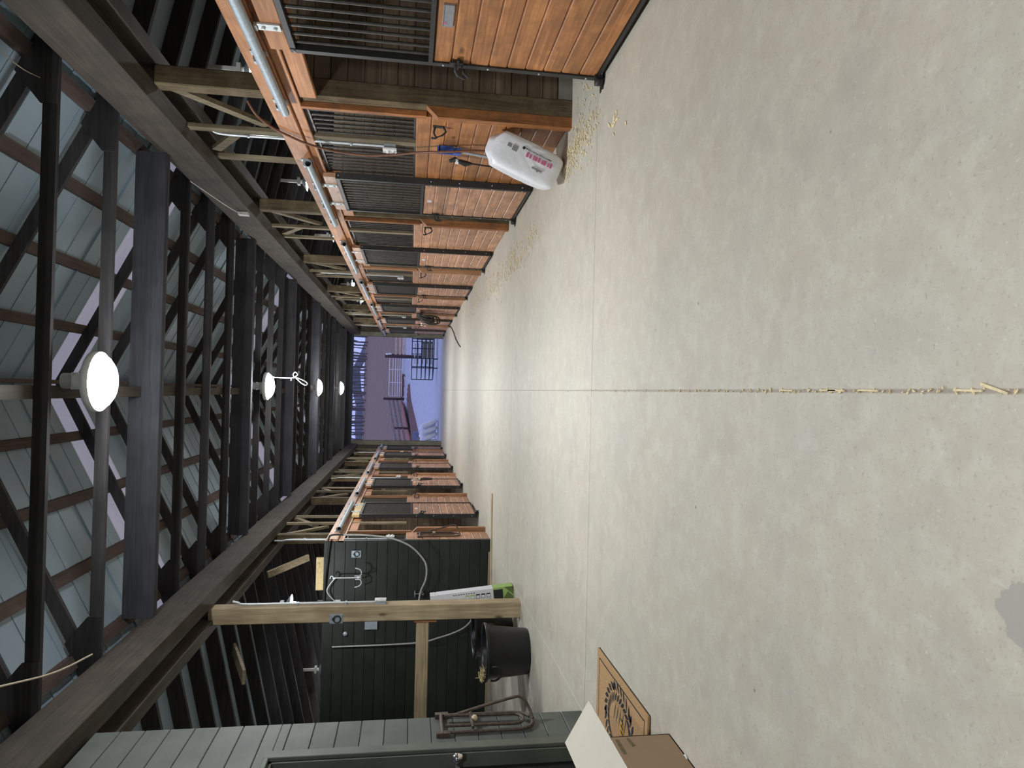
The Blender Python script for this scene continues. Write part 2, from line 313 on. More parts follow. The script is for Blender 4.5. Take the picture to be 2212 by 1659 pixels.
class MB:
    """gathers shapes into one mesh"""

    def __init__(s): s.v = []; s.f = []; s.sm = []; s.mi = []; s.cur = 0

    def add(s, vs, fs, smooth=False):
        o = len(s.v); s.v += [tuple(v) for v in vs]
        for f in fs:
            s.f.append([i + o for i in f]); s.sm.append(smooth); s.mi.append(s.cur)
        return s

    def box(s, x0, x1, y0, y1, z0, z1):
        if x0 > x1: x0, x1 = x1, x0
        if y0 > y1: y0, y1 = y1, y0
        if z0 > z1: z0, z1 = z1, z0
        return s.add([(x0, y0, z0), (x1, y0, z0), (x1, y1, z0), (x0, y1, z0), (x0, y0, z1), (x1, y0, z1), (x1, y1, z1), (x0, y1, z1)],
                     [(0, 3, 2, 1), (4, 5, 6, 7), (0, 1, 5, 4), (1, 2, 6, 5), (2, 3, 7, 6), (3, 0, 4, 7)])

    def cbox(s, x0, x1, y0, y1, z0, z1, c=0.006):
        """box with chamfered edges along its longest side"""
        d = (x1 - x0, y1 - y0, z1 - z0); ax = d.index(max(d))
        lo = [x0, y0, z0]; hi = [x1, y1, z1]; a, b = [i for i in range(3) if i != ax]
        prof = []
        for (pa, pb) in ((lo[a] + c, lo[b]), (hi[a] - c, lo[b]), (hi[a], lo[b] + c), (hi[a], hi[b] - c), (hi[a] - c, hi[b]), (lo[a] + c, hi[b]), (lo[a], hi[b] - c), (lo[a], lo[b] + c)):
            prof.append((pa, pb))
        vs = []
        for e in (lo[ax], hi[ax]):
            for pa, pb in prof:
                p = [0, 0, 0]; p[ax] = e; p[a] = pa; p[b] = pb; vs.append(p)
        n = 8
        fs = [[i, (i + 1) % n, n + (i + 1) % n, n + i] for i in range(n)] + [list(range(n))[::-1], [n + i for i in range(n)]]
        return s.add(vs, fs)

    def beam(s, p0, p1, w, h, up=(0, 0, 1)):
        """bar from p0 to p1: w across, h along up"""
        p0, p1 = Vector(p0), Vector(p1); d = (p1 - p0).normalized(); u = Vector(up)
        sd = d.cross(u)
        if sd.length < 1e-5: sd = d.cross(Vector((1, 0, 0)))
        sd.normalize(); u = sd.cross(d).normalized()
        vs = []
        for p in (p0, p1):
            for a, b in ((-1, -1), (1, -1), (1, 1), (-1, 1)): vs.append(p + sd * (a * w / 2) + u * (b * h / 2))
        return s.add(vs, [(0, 1, 2, 3), (7, 6, 5, 4), (0, 4, 5, 1), (1, 5, 6, 2), (2, 6, 7, 3), (3, 7, 4, 0)])

    def tube(s, pts, r, seg=8, closed=False, cap=True):
        pts = [Vector(p) for p in pts]; n = len(pts); rings = []
        t0 = None; nrm = None
        for i, p in enumerate(pts):
            if closed: t = (pts[(i + 1) % n] - pts[i - 1])
            else: t = (pts[min(i + 1, n - 1)] - pts[max(i - 1, 0)])
            if t.length < 1e-9: t = Vector((0, 0, 1))
            t.normalize()
            if nrm is None:
                nrm = t.orthogonal().normalized()
            else:
                nrm = (nrm - t * nrm.dot(t))
                nrm = nrm.normalized() if nrm.length > 1e-6 else t.orthogonal().normalized()
            b = t.cross(nrm)
            rr = r[i] if isinstance(r, (list, tuple)) else r
            rings.append([p + (nrm * math.cos(2 * PI * k / seg) + b * math.sin(2 * PI * k / seg)) * rr for k in range(seg)])
        vs = [v for ring in rings for v in ring]; fs = []
        for i in range(n if closed else n - 1):
            j = (i + 1) % n
            for k in range(seg):
                fs.append([i * seg + k, i * seg + (k + 1) % seg, j * seg + (k + 1) % seg, j * seg + k])
        s.add(vs, fs, True)
        if cap and not closed:
            s.add(rings[0], [list(range(seg))[::-1]]); s.add(rings[-1], [list(range(seg))])
        return s

    def lathe(s, prof, seg=24, cx=0, cy=0, cz=0, ax='Z'):
        vs = []; fs = []; n = len(prof)
        for k in range(seg):
            a = 2 * PI * k / seg
            for r, z in prof:
                p = (r * math.cos(a), r * math.sin(a), z)
                if ax == 'X': p = (p[2], p[0], p[1])
                if ax == 'Y': p = (p[0], p[2], p[1])
                vs.append((p[0] + cx, p[1] + cy, p[2] + cz))
        for k in range(seg):
            j = (k + 1) % seg
            for i in range(n - 1): fs.append([k * n + i, j * n + i, j * n + i + 1, k * n + i + 1])
        return s.add(vs, fs, True)

    def prism(s, poly, d):
        """poly (list of 3D points, planar) pushed by vector d"""
        n = len(poly); d = Vector(d); vs = [Vector(p) for p in poly] + [Vector(p) + d for p in poly]
        fs = [list(range(n))[::-1], [n + i for i in range(n)]] + [[i, (i + 1) % n, n + (i + 1) % n, n + i] for i in range(n)]
        return s.add(vs, fs)

    def ball(s, c, r, seg=10, rings=6, sz=1.0, half=False):
        prof = []
        for i in range(rings + 1):
            a = -PI / 2 + (PI / 2 if half else PI) * i / rings
            prof.append((max(1e-4, r * math.cos(a)), r * sz * math.sin(a)))
        return s.lathe(prof, seg, *c)


def obj(name, mb, mat, parent=None, loc=None, **tags):
    me = bpy.data.meshes.new(name); me.from_pydata(mb.v, [], mb.f)
    me.polygons.foreach_set('use_smooth', mb.sm)
    for m in (mat if isinstance(mat, (list, tuple)) else [mat]): me.materials.append(m)
    me.polygons.foreach_set('material_index', mb.mi)
    me.update()
    bm = bmesh.new(); bm.from_mesh(me); bmesh.ops.recalc_face_normals(bm, faces=bm.faces); bm.to_mesh(me); bm.free()
    o = bpy.data.objects.new(name, me); COL.objects.link(o)
    if parent is not None: o.parent = parent
    if loc is not None: o.location = loc
    for k, v in tags.items(): o[k] = v
    return o


def thing(name, loc, label, category, group=None, rotz=0.0):
    o = bpy.data.objects.new(name, None); COL.objects.link(o); o.location = loc; o.rotation_euler = (0, 0, rotz)
    o.empty_display_size = 0.1
    o['label'] = label; o['category'] = category
    if group: o['group'] = group
    return o


def tag(o, label, category, group=None):
    o['label'] = label; o['category'] = category
    if group: o['group'] = group
    return o


def struct(name, mb, mat, parent=None):
    o = obj(name, mb, mat, parent)
    if parent is None: o['kind'] = 'structure'
    return o


def dup(src, loc, label, rotz=None, group=None):
    r = src.copy(); COL.objects.link(r); r.location = loc
    if rotz is not None: r.rotation_euler = (0, 0, rotz)
    r['label'] = label
    if group: r['group'] = group
    for ch in list(src.children):
        c = ch.copy(); COL.objects.link(c); c.parent = r
        for g in ch.children:
            d = g.copy(); COL.objects.link(d); d.parent = c
    return r


def arc(c, r, a0, a1, n, u=(1, 0, 0), v=(0, 0, 1)):
    c, u, v = Vector(c), Vector(u), Vector(v)
    return [c + u * (r * math.cos(a0 + (a1 - a0) * i / n)) + v * (r * math.sin(a0 + (a1 - a0) * i / n)) for i in range(n + 1)]


def smooth_path(pts, n=6):
    """Catmull-Rom through the points"""
    P = [Vector(p) for p in pts]; P = [P[0]] + P + [P[-1]]; out = []
    for i in range(1, len(P) - 2):
        for k in range(n):
            t = k / n; a, b, c, d = P[i - 1], P[i], P[i + 1], P[i + 2]
            out.append(0.5 * ((2 * b) + (c - a) * t + (2 * a - 5 * b + 4 * c - d) * t * t + (-a + 3 * b - 3 * c + d) * t ** 3))
    out.append(P[-2]); return out


def planks_y(mb, x0, x1, y0, y1, z0, h, n, c=0.008, gap=0.0015):
    for i in range(n): mb.cbox(x0, x1, y0, y1, z0 + i * h + gap, z0 + (i + 1) * h - gap, c)
    mb.box(x0 + (x1 - x0) * .3, x1 - (x1 - x0) * .3, y0 + .002, y1 - .002, z0, z0 + n * h)
    return mb


def planks_x(mb, x0, x1, y0, y1, z0, h, n, c=0.005, gap=0.002):
    for i in range(n): mb.cbox(x0, x1, y0, y1, z0 + i * h + gap, z0 + (i + 1) * h - gap, c)
    mb.box(x0 + .002, x1 - .002, y0 + (y1 - y0) * .3, y1 - (y1 - y0) * .3, z0, z0 + n * h)
    return mb


ORD = ['first', 'second', 'third', 'fourth', 'fifth', 'sixth', 'seventh', 'eighth', 'ninth', 'tenth', 'eleventh', 'twelfth', 'thirteenth', 'fourteenth', 'fifteenth',
       'sixteenth', 'seventeenth', 'eighteenth', 'nineteenth', 'twentieth', 'twenty-first', 'twenty-second', 'twenty-third', 'twenty-fourth', 'twenty-fifth', 'twenty-sixth', 'twenty-seventh', 'twenty-eighth', 'twenty-ninth', 'thirtieth']

# ------------------------------------------------------------------ setting
END = 27.46
S_R = [1.84 + 3.66 * k for k in range(7)]
S_L = [11.05 + 3.66 * k for k in range(5)]
mb = MB(); mb.box(-6.3, 6.3, -6, END + 1.2, -0.15, 0.0); struct('floor', mb, M_CONC)

# roof: two slopes over the aisle, a lower slope over each stall row
ROOF0 = 4.90


def roof_z(x): return ROOF0 - 0.5 * abs(x)


def slope_sheet(mb, side, x0, x1, ya, yb, zf, t=0.012):
    a, b = side * x0, side * x1
    mb.prism([(a, ya, zf(x0)), (b, ya, zf(x1)), (b, yb, zf(x1)), (a, yb, zf(x0))], (0, 0, t))


SKY_Y = [0.85, 7.75, 14.6, 21.5]
for side, nm in ((1, 'right'), (-1, 'left')):
    sh = MB(); sk = MB(); edges = []
    y = -6.0; strips = []
    cuts = [(c - .33, c + .33) for c in SKY_Y]
    for a, b in cuts:
        strips.append((y, a)); y = b
    strips.append((y, END + 1.2))
    for a, b in strips: slope_sheet(sh, side, 0, 2.75, a, b, roof_z)
    for a, b in cuts: slope_sheet(sk, side, 0, 2.75, a, b, roof_z)
    y = -5.7
    while y < END + 1:                                                     # standing seams and low ribs
        if not any(a - .05 < y < b + .05 for a, b in cuts):
            for dy, w, h in ((0, .022, .022), (.3, .05, .008), (.6, .05, .008)):
                if any(a - .05 < y + dy < b + .05 for a, b in cuts): continue
                sh.prism([(0, y + dy, roof_z(0)), (side * 2.75, y + dy, roof_z(2.75)), (side * 2.75, y + dy + w, roof_z(2.75)), (0, y + dy + w, roof_z(0))], (0, 0, -h))
        y += 0.9
    struct('ceiling_' + nm, sh, M_ROOF)
    struct('ceiling_skylight_' + nm, sk, M_SKYL)
    zl = lambda x: 3.60 - 0.22 * (x - 2.3)
    lo = MB(); slope_sheet(lo, side, 2.3, 6.35, -6, END + 1.2, zl)
    low = struct('ceiling_low_' + nm, lo, M_ROOF)
    for k in range(38):
        yy = 3.8 + .62 * k
        r = MB(); r.prism([(side * 2.57, yy, zl(2.57) - .002), (side * 5.99, yy, zl(5.99) - .002), (side * 5.99, yy, zl(5.99) - .15), (side * 2.57, yy, zl(2.57) - .15)], (0, .045, 0))
        obj('rafter', r, M_TRUSS, low)

# side walls of the building, the doorway end wall, an added closing wall
for side, nm in ((1, 'right'), (-1, 'left')):
    w = MB(); planks_y(w, side * 6.0 if side > 0 else -6.06, side * 6.06 if side > 0 else -6.0, -6, END, 0, .2, 14, .006, .004)
    struct('wall_' + nm, w, M_OUTER)
w = MB(); w.box(-6.1, 6.1, -6.1, -6.0, 0, 5.0); struct('wall_back', w, M_GABLE)  # unseen wall added behind the camera to keep blue sky light out
DX0, DX1, DZ = -2.0, 2.09, 3.50
w = MB()
w.box(-6.1, DX0, END, END + .12, 0, 3.55); w.box(DX1, 6.1, END, END + .12, 0, 3.55)
w.box(-6.1, 6.1, END + .001, END + .12, DZ, 5.0)
struct('wall_front', w, M_GABLE)
d1 = MB(); d1.box(DX0 - .17, DX0, END - .06, END + .16, 0, DZ + .02); struct('door_1_jamb_left', d1, M_JAMB)
d1 = MB(); d1.box(DX1, DX1 + .17, END - .06, END + .16, 0, DZ + .02); struct('door_1_jamb_right', d1, M_JAMB)
d1 = MB(); d1.box(-2.35, 2.35, END - .10, END - .01, DZ + .0, 4.05)
for k in range(16): d1.box(-2.35 + k * .3, -2.32 + k * .3, END - .115, END - .10, DZ, 4.05)
struct('door_1_track_cover', d1, M_TRACKB)

# ------------------------------------------------------------------ roof timbers
LABEL_R = "in the white bag's row"
LABEL_L = "in the row past the wash stall"


def make_truss():
    t = thing('roof_truss', (0, 0, 0), '', 'truss', 'roof trusses over the aisle')
    a = MB(); a.box(-2.45, 2.45, 0, .04, 3.60, 3.69); obj('bottom_chord', a, M_TRUSS, t)
    for s in (-1, 1):
        r = MB(); r.prism([(s * 2.62, 0.001, 3.545), (0, 0.001, 4.845), (0, .001, 4.73), (s * 2.62, .001, 3.44)] if False else
                          [(s * 2.45, .002, 3.635), (s * .02, .002, 4.845), (s * .02, .002, 4.735), (s * 2.35, .002, 3.575)], (0, .036, 0))
        obj('rafter', r, M_TRUSS, t)
        g = MB(); g.prism([(s * 2.45, -.012, 3.58), (s * 1.82, -.012, 3.60), (s * 1.82, -.012, 3.70), (s * 2.02, -.012, 3.86), (s * 2.45, -.012, 3.66)], (0, .012, 0))
        obj('gusset', g, M_TRUSS, t)
    k = MB(); k.box(-.025, .025, .004, .038, 3.69, 4.75)
    return t


BEAM_Y = [3.05 + 3.633 * k for k in range(7)]
truss0 = None; ti = 0
for k in range(7):
    for j in range(4):
        yy = BEAM_Y[k] + .908 * j
        if yy < 3.0 or yy > END - .4: continue
        if j == 0: continue
        lab = f'dark wooden roof truss over the aisle, {ORD[ti]} of the trusses counted from the camera'
        if truss0 is None:
            truss0 = make_truss(); truss0.location = (0, yy, 0); truss0['label'] = lab
        else: dup(truss0, (0, yy, 0), lab, group='roof trusses over the aisle')
        ti += 1
for k, yy in enumerate(BEAM_Y[1:]):
    t = thing('tie_beam', (0, yy, 0), f'deep dark tie beam across the aisle roof, {ORD[k]} of six counted from the camera', 'beam', 'tie beams across the aisle')
    t['kind'] = 'thing'
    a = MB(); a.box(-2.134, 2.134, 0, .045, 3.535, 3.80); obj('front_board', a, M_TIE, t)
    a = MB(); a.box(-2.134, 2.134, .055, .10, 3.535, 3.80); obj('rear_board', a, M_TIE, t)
for s, nm in ((1, "white bag's side"), (-1, "wash stall's side")):
    for q in range(1, 5):
        x = .54 * q - .04
        a = MB(); a.prism([(s * x, -5.9, roof_z(x) - .005), (s * (x + .085), -5.9, roof_z(x + .085) - .005), (s * (x + .085), -5.9, roof_z(x + .085) - .045), (s * x, -5.9, roof_z(x) - .045)], (0, END + 5.8, 0))
        tag(obj('roof_purlin', a, M_PURL), f"brown purlin under the roof slope on the {nm}, {ORD[q - 1]} down from the ridge", 'purlin', 'purlins under the roof slopes')
a = MB(); a.box(-.02, .02, -5.9, END - .1, 4.68, 4.862)
tag(obj('ridge_board', a, M_PURL), 'brown ridge board at the peak of the roof above the lamps', 'board')
a = MB(); a.box(-.115, -.025, -5.9, END - .1, 3.692, 3.73)
tag(obj('lamp_runner_board', a, M_CARR), 'pale brown board along the middle of the truss chords, carrying the lamps', 'board')
# carrier beams on each side of the posts
for s, nm in ((1, "white bag's row"), (-1, "wash stall's row")):
    a = MB(); a.cbox(*sorted((s * 2.135, s * 2.305)), -5.9, END - .02, 3.25, 3.598, .006)
    tag(obj('carrier_beam', a, M_CARR), f'long brown carrier beam on the aisle face of the posts above the {nm}', 'beam')['kind'] = 'thing'
    a = MB(); a.cbox(*sorted((s * 2.425, s * 2.55)), -5.9, END - .02, 3.22, 3.46, .006)
    tag(obj('carrier_beam', a, M_CARR), f'long brown carrier beam on the stall face of the posts above the {nm}', 'beam')['kind'] = 'thing'

# ------------------------------------------------------------------ lamps
LAMP_Y = [-0.65, 5.25, 11.05, 16.95, 22.3]


def make_lamp():
    t = thing('ceiling_lamp', (0, 0, 3.46), '', 'lamp', 'lamps along the ridge')
    a = MB(); a.lathe([(.001, .10), (.06, .10), (.07, .045), (.215, .03), (.215, -.018), (.2, -.018), (.2, 0), (.001, 0)], 28); obj('housing', a, M_PLASTW, t)
    a = MB(); a.lathe([(.055, .23), (.055, .10)], 12); a.box(-.06, .06, -.06, .06, .145, .15); obj('stem', a, M_PLASTW, t)
    a = MB(); a.ball((0, 0, -.002), .2, 18, 6, .55, True); obj('diffuser', a, M_LAMP, t)
    return t


lamp0 = make_lamp()
for i, yy in enumerate(LAMP_Y):
    lab = 'round glowing lamp under the ridge over the camera, ' if i == 0 else ''
    lab = ['round glowing ridge lamp overhead behind the camera', 'large glaring round lamp, nearest the camera under the ridge', 'glowing ridge lamp with the knotted white pull cord beside it',
           'glowing ridge lamp between the corded lamp and the end doorway', 'glowing ridge lamp just above the open end doorway'][i]
    if i == 0: lamp0.location = (0.01, yy, 3.46); lamp0['label'] = lab
    else: dup(lamp0, (0.01, yy, 3.46), lab, group='lamps along the ridge')
a = MB(); cy = 11.05
a.tube([(.15, cy, 3.475), (.15, cy, 3.06)], .008, 6)
a.tube(smooth_path([(.15 + dx, cy + dy, 3.06 + dz) for dx, dy, dz in ((0, 0, 0), (.05, -.02, -.06), (.09, -.01, -.02), (.04, 0, .01), (-.02, .02, -.05), (-.08, 0, -.12), (-.11, 0, -.19), (-.07, .01, -.2), (-.01, 0, -.09), (.01, 0, .01), (-.04, -.01, .04))], 5), .009, 6)
tag(obj('pull_cord', a, M_PLASTW), 'knotted white pull cord hanging under the roof by the second lamp', 'cord')


def make_bulb():
    t = thing('stall_bulb', (0, 0, 0), '', 'bulb', 'bulbs in the stalls')
    a = MB(); a.ball((0, 0, 0), .05, 10, 7); obj('glass', a, M_BULB, t)
    a = MB(); a.lathe([(.03, .10), (.055, .09), (.14, .03), (.138, .028), (.053, .085), (.03, .09)], 18); obj('shade', a, M_GALV, t)
    a = MB(); a.lathe([(.03, .14), (.028, .045)], 10); a.box(-.05, .05, -.05, .05, .13, .17); a.box(-.02, .02, -.02, .02, .17, .50); obj('socket', a, M_PLASTW, t)
    return t


bulb0 = make_bulb(); bi = 0
for k in range(1, 6):
    S = S_R[k]; lab = f"bare bulb glowing above the stalls in the white bag's row, {ORD[k - 1]} from the camera"
    loc = (3.12, S + 1.55, 2.86) if k < 4 else (3.05, S + 3.95, 2.99)
    if k == 1: bulb0.location = loc; bulb0['label'] = lab
    else: dup(bulb0, loc, lab, group='bulbs in the stalls')
dup(bulb0, (-2.84, 9.3, 2.70), 'bare bulb glowing over the wash stall behind the lone post', group='bulbs in the stalls')
for k in range(5):
    dup(bulb0, (-4.9, S_L[k] + 1.3, 2.62), f'bare bulb glowing over the stalls past the wash stall, {ORD[k]} from the camera', group='bulbs in the stalls')

# ------------------------------------------------------------------ stall posts (local frame: x into the stall, y down the aisle)


def make_post():
    t = thing('stall_post', (0, 0, 0), '', 'post', 'posts of the stall rows')
    a = MB(); a.cbox(.03, .175, 0, .14, 0, 3.24, .008); obj('timber', a, M_POST, t)
    a = MB(); a.prism([(.03, .0, 0), (-.055, .0, 0), (-.055, .0, 1.10), (.03, .0, 1.19)], (0, .085, 0)); obj('stop_board', a, M_PINE_V, t)
    a = MB(); a.cbox(-.02, .03, .10, .15, 1.19, 2.18, .004); obj('trim_strip', a, M_PINE_V, t)
    return t


def make_front(length):
    """fixed grilled stall front"""
    t = thing('stall_screen', (0, 0, 0), '', 'stall front', 'fixed stall fronts')
    y0 = .15
    a = MB(); planks_y(a, 0, .04, y0, length, 0.0, .127, 10); obj('plank_panel', a, M_PINE, t)
    a = MB(); a.box(.035, .06, y0, length, 1.272, 1.29); a.box(.03, .065, y0, length, 2.145, 2.175); obj('steel_channel', a, M_GALV if False else M_BAR, t)
    g = MB(); y = y0 + .06
    while y < length - .02:
        g.tube([(.048, y, 1.28), (.048, y, 2.16)], .0105, 6); y += .098
    obj('grille', g, M_BAR, t)
    return t


def make_lintel():
    t = MB(); t.cbox(.012, .05, 1.9, 3.66, 2.045, 2.178, .004); return t


def make_door():
    """sliding stall door, centred on y; the latch sits at the +y end"""
    t = thing('stall_door', (0, 0, 0), '', 'door', 'sliding stall doors'); w = .65
    a = MB(); planks_y(a, -.022, .022, -w + .03, w - .03, .05, .1245, 9); obj('plank_panel', a, M_PINE, t)
    f = MB()
    for s in (-1, 1): f.box(-.034, .034, s * w, s * (w - .045), .03, 2.085)
    f.box(-.03, .03, -w, w, .03, .052); f.box(-.036, .036, -w + .03, w - .03, 1.172, 1.20); f.box(-.03, .03, -w + .03, w - .03, 2.05, 2.085)
    obj('steel_frame', f, M_BLACK, t)
    g = MB(); n = 12
    for i in range(n): g.tube([(0, -w + .09 + i * (2 * w - .18) / (n - 1), 1.19), (0, -w + .09 + i * (2 * w - .18) / (n - 1), 2.06)], .011, 6)
    obj('grille', g, M_BAR, t)
    r = MB(); r.cbox(-.022, .022, -w, w, 2.088, 2.215, .004); obj('top_rail', r, M_PINE_H, t)
    for s in (-1, 1):
        h = MB(); y = s * .36
        h.box(-.034, -.022, y - .035, y + .035, 2.10, 2.235); h.box(-.034, -.012, y - .012, y + .012, 2.23, 2.251)
        h.lathe([(.001, -.012), (.012, -.012), (.012, 0), (.001, 0)], 8, -.034, y, 2.13, 'X'); h.lathe([(.001, -.012), (.012, -.012), (.012, 0), (.001, 0)], 8, -.034, y, 2.2, 'X')
        h.box(-.045, -.02, y - .03, y + .03, 2.238, 2.251)
        obj('hanger', h, M_HANG, t)
    l = MB(); y = w - .06
    l.box(-.045, -.03, y - .03, y + .03, .97, 1.06); l.tube([(-.04, y, 1.02), (-.085, y, 1.02), (-.09, y + .05, 1.0), (-.08, y + .11, .955)], .011, 8)
    l.tube([(-.04, y + .02, .985), (-.08, y + .03, .965), (-.085, y + .07, .93)], .008, 6); l.box(-.05, -.03, y - .07, y + .06, 1.0, 1.015)
    obj('latch', l, M_BLACK, t)
    p = MB(); p.box(-.030, -.0225, -.03, .05, 1.075, 1.125); obj('name_card', p, M_WHITE, t)
    b = MB()
    for s in (-1, 1):
        for z in (.12, .45, .8, 1.1, 2.06):
            b.ball((s * (w - .022), 0, z), .001, 4, 3) if False else b.lathe([(.001, -.006), (.008, -.005), (.008, 0)], 8, -.034, s * (w - .022), z, 'X')
            b.lathe([(.001, .006), (.008, .005), (.008, 0)], 8, 0, s * w, z, 'Y') if s > 0 else b.lathe([(.001, -.006), (.008, -.005), (.008, 0)], 8, 0, s * w, z, 'Y')
    obj('bolt_set', b, M_GALV, t)
    return t


def make_guide():
    a = MB(); a.box(-.06, -.0, -.02, .04, 0, .012); a.lathe([(.001, 0), (.028, 0), (.028, .05), (.001, .05)], 14, -.062, .0, .012)
    for k in range(4): a.box(-.10 + k * .012, -.094 + k * .012, .0, .09, .0, .006)
    a.box(-.04, -.02, -.02, .02, .0, .07)
    return a


def make_hook():
    a = MB(); a.box(-.008, 0, -.02, .02, 1.03, 1.13)
    a.tube(smooth_path([(-.005, 0, 1.11), (-.06, 0, 1.12), (-.10, .0, 1.10), (-.10, .01, 1.14)], 4), .009, 6)
    a.tube(smooth_path([(-.005, 0, 1.05), (-.04, .0, 1.02), (-.075, 0, 1.05)], 4), .009, 6)
    a.tube([(-.095, 0, 1.10), (-.075, 0, 1.05)], .006, 6)
    return a


def make_pipe(L):
    """hollow round door track: slot underneath, brackets above"""
    t = thing('track_pipe', (0, 0, 0), '', 'track', 'galvanized door tracks')
    a = MB(); R, r = .034, .029
    a.lathe([(R, 0), (R, L)], 20, ax='Y'); a.lathe([(r, 0), (r, L)], 20, ax='Y'); a.lathe([(r, 0), (R, 0)], 20, ax='Y'); a.lathe([(r, L), (R, L)], 20, ax='Y')
    obj('tube', a, M_GALV, t)
    for k in range(4):
        y = .06 + k * (L - .16) / 3
        c = MB(); c.box(0.0, .062, y, y + .04, .028, .055); c.box(.05, .062, y - .01, y + .05, -.03, .075); c.box(-.012, .012, y, y + .04, .033, .05); obj('bracket', c, M_GALV, t)
    return t


post0 = front0 = door0 = pipe0 = None
guide_me = make_guide(); hook_me = make_hook()
XR, XL = 2.25, -2.25
DOOR_OFF = [1.46, 1.78, 1.71, 1.75, 1.73, 1.45, 1.62]
front0 = make_front(1.98); door0 = make_door(); post0 = make_post(); pipe0 = make_pipe(2.45)
lint_me = MB()
guide0 = hook0 = lint0 = None


def put(src, first, loc, label, rotz, group):
    if first:
        src.location = loc; src.rotation_euler = (0, 0, rotz); src['label'] = label
        return src
    return dup(src, loc, label, rotz, group)


def single(src_name, mbuild, mat, loc, rotz, label, cat, group, cache={}):
    if src_name not in cache:
        o = obj(src_name, mbuild, mat); cache[src_name] = o
    else:
        o = cache[src_name].copy(); COL.objects.link(o)
    o.location = loc; o.rotation_euler = (0, 0, rotz)
    tag(o, label, cat, group); return o


pr = 'in the row beside the white bag'
pl = 'in the row past the wash stall'
for k, S in enumerate(S_R):
    o_ = ORD[k]
    v_ = ORD[k - 1] if k else ''
    if k: put(post0, k == 1, (XR, S, 0), f'dark stall post with orange stop board, {v_} {pr}', 0, 'posts of the stall rows')
    put(front0, k == 0, (XR, S, 0), f'fixed orange plank stall front under black bars, {v_} {pr}' if k else 'fixed stall front behind the nearest sliding door, seen through its bars', 0, 'fixed stall fronts')
    dy = S + DOOR_OFF[k] + .65
    put(door0, k == 0, (2.212, dy, 0), f'sliding orange plank stall door with black bars, {o_} {pr}', 0, 'sliding stall doors')
    put(pipe0, k == 0, (2.15, S + 1.26, 2.288), f'galvanized door track pipe on the header, {o_} {pr}', 0, 'galvanized door tracks')
    single('floor_guide', guide_me, M_BLACK, (2.21, dy + .60, 0), 0, f'black floor roller guide under stall door, {o_} {pr}', 'guide', 'floor roller guides')
    if k: single('tack_hook', hook_me, M_BLACK, (XR - .0, S + .34, 0), 0, f'black tack hook on the stall front, {v_} {pr}', 'hook', 'tack hooks')
    single('door_lintel', make_lintel(), M_PINE_H, (XR, S, 0), 0, f'orange board over the stall door opening, {o_} {pr}', 'board', 'boards over the door openings')['kind'] = 'thing'
for k, S in enumerate(S_L):
    o_ = ORD[k]
    put(post0, False, (XL, S + .12, 0), f'dark stall post with orange stop board, {o_} {pl}', PI, 'posts of the stall rows')
    if k < 4:
        put(front0, False, (XL, S + 3.66 + .12, 0), f'fixed orange plank stall front under black bars, {o_} {pl}', PI, 'fixed stall fronts')
        single('tack_hook', hook_me, M_BLACK, (XL, S + 3.66 - .2, 0), PI, f'black tack hook on the stall front, {o_} {pl}', 'hook', 'tack hooks')
    dy = S + 1.15 + .65 if k < 4 else S + .95
    if True:
        put(door0, False, (-2.212, dy - (0 if k < 4 else .1), 0), f'sliding orange plank stall door with black bars, {o_} {pl}', PI, 'sliding stall doors')
        if k < 4: put(pipe0, False, (-2.15, S + 2.2, 2.288), f'galvanized door track pipe on the header, {o_} {pl}', PI, 'galvanized door tracks')
        single('floor_guide', guide_me, M_BLACK, (-2.21, dy - .60, 0), PI, f'black floor roller guide under stall door, {o_} {pl}', 'guide', 'floor roller guides')
    if k < 4: single('door_lintel', make_lintel(), M_PINE_H, (XL, S + 3.66, 0), PI, f'orange board over the stall door opening, {o_} {pl}', 'board', 'boards over the door openings')['kind'] = 'thing'
p5 = make_pipe(1.6); p5.location = (-2.15, 27.3, 2.288); p5.rotation_euler = (0, 0, PI); p5['label'] = f'short galvanized door track pipe beside the end doorway'; 
# first panel after the green wall, cut short by it
pf = make_front(.74); pf.location = (XL, 11.15, 0); pf.rotation_euler = (0, 0, PI); pf['label'] = 'short orange stall front between the green wall and the first stop board'
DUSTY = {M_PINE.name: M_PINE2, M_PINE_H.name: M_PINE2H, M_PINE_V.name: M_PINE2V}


def recolour(o, table):
    for ch in o.children:
        if ch.type == 'MESH' and ch.data.materials and ch.data.materials[0].name in table:
            m_ = table[ch.data.materials[0].name]; key = (ch.data.name, m_.name)
            if key not in RC:
                RC[key] = ch.data.copy(); RC[key].materials.clear(); RC[key].materials.append(m_)
            ch.data = RC[key]


RC = {}
left_doors = []
for o in list(COL.objects):
    if o.parent is None and o.type == 'EMPTY' and o.name.split('.')[0] in ('stall_door', 'stall_screen', 'stall_post', 'stall_header'):
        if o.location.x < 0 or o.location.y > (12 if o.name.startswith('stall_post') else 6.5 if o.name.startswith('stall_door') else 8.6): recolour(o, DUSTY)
        if o.location.x < 0 and o.name.startswith('stall_door'): left_doors.append(o)
left_doors.sort(key=lambda o: o.location.y)
for ch in left_doors[0].children:
    if ch.name.startswith('top_rail'):
        ch.data = ch.data.copy(); ch.data.materials.clear(); ch.data.materials.append(M_PLY); ch['label'] = 'pale yellow plywood top rail'
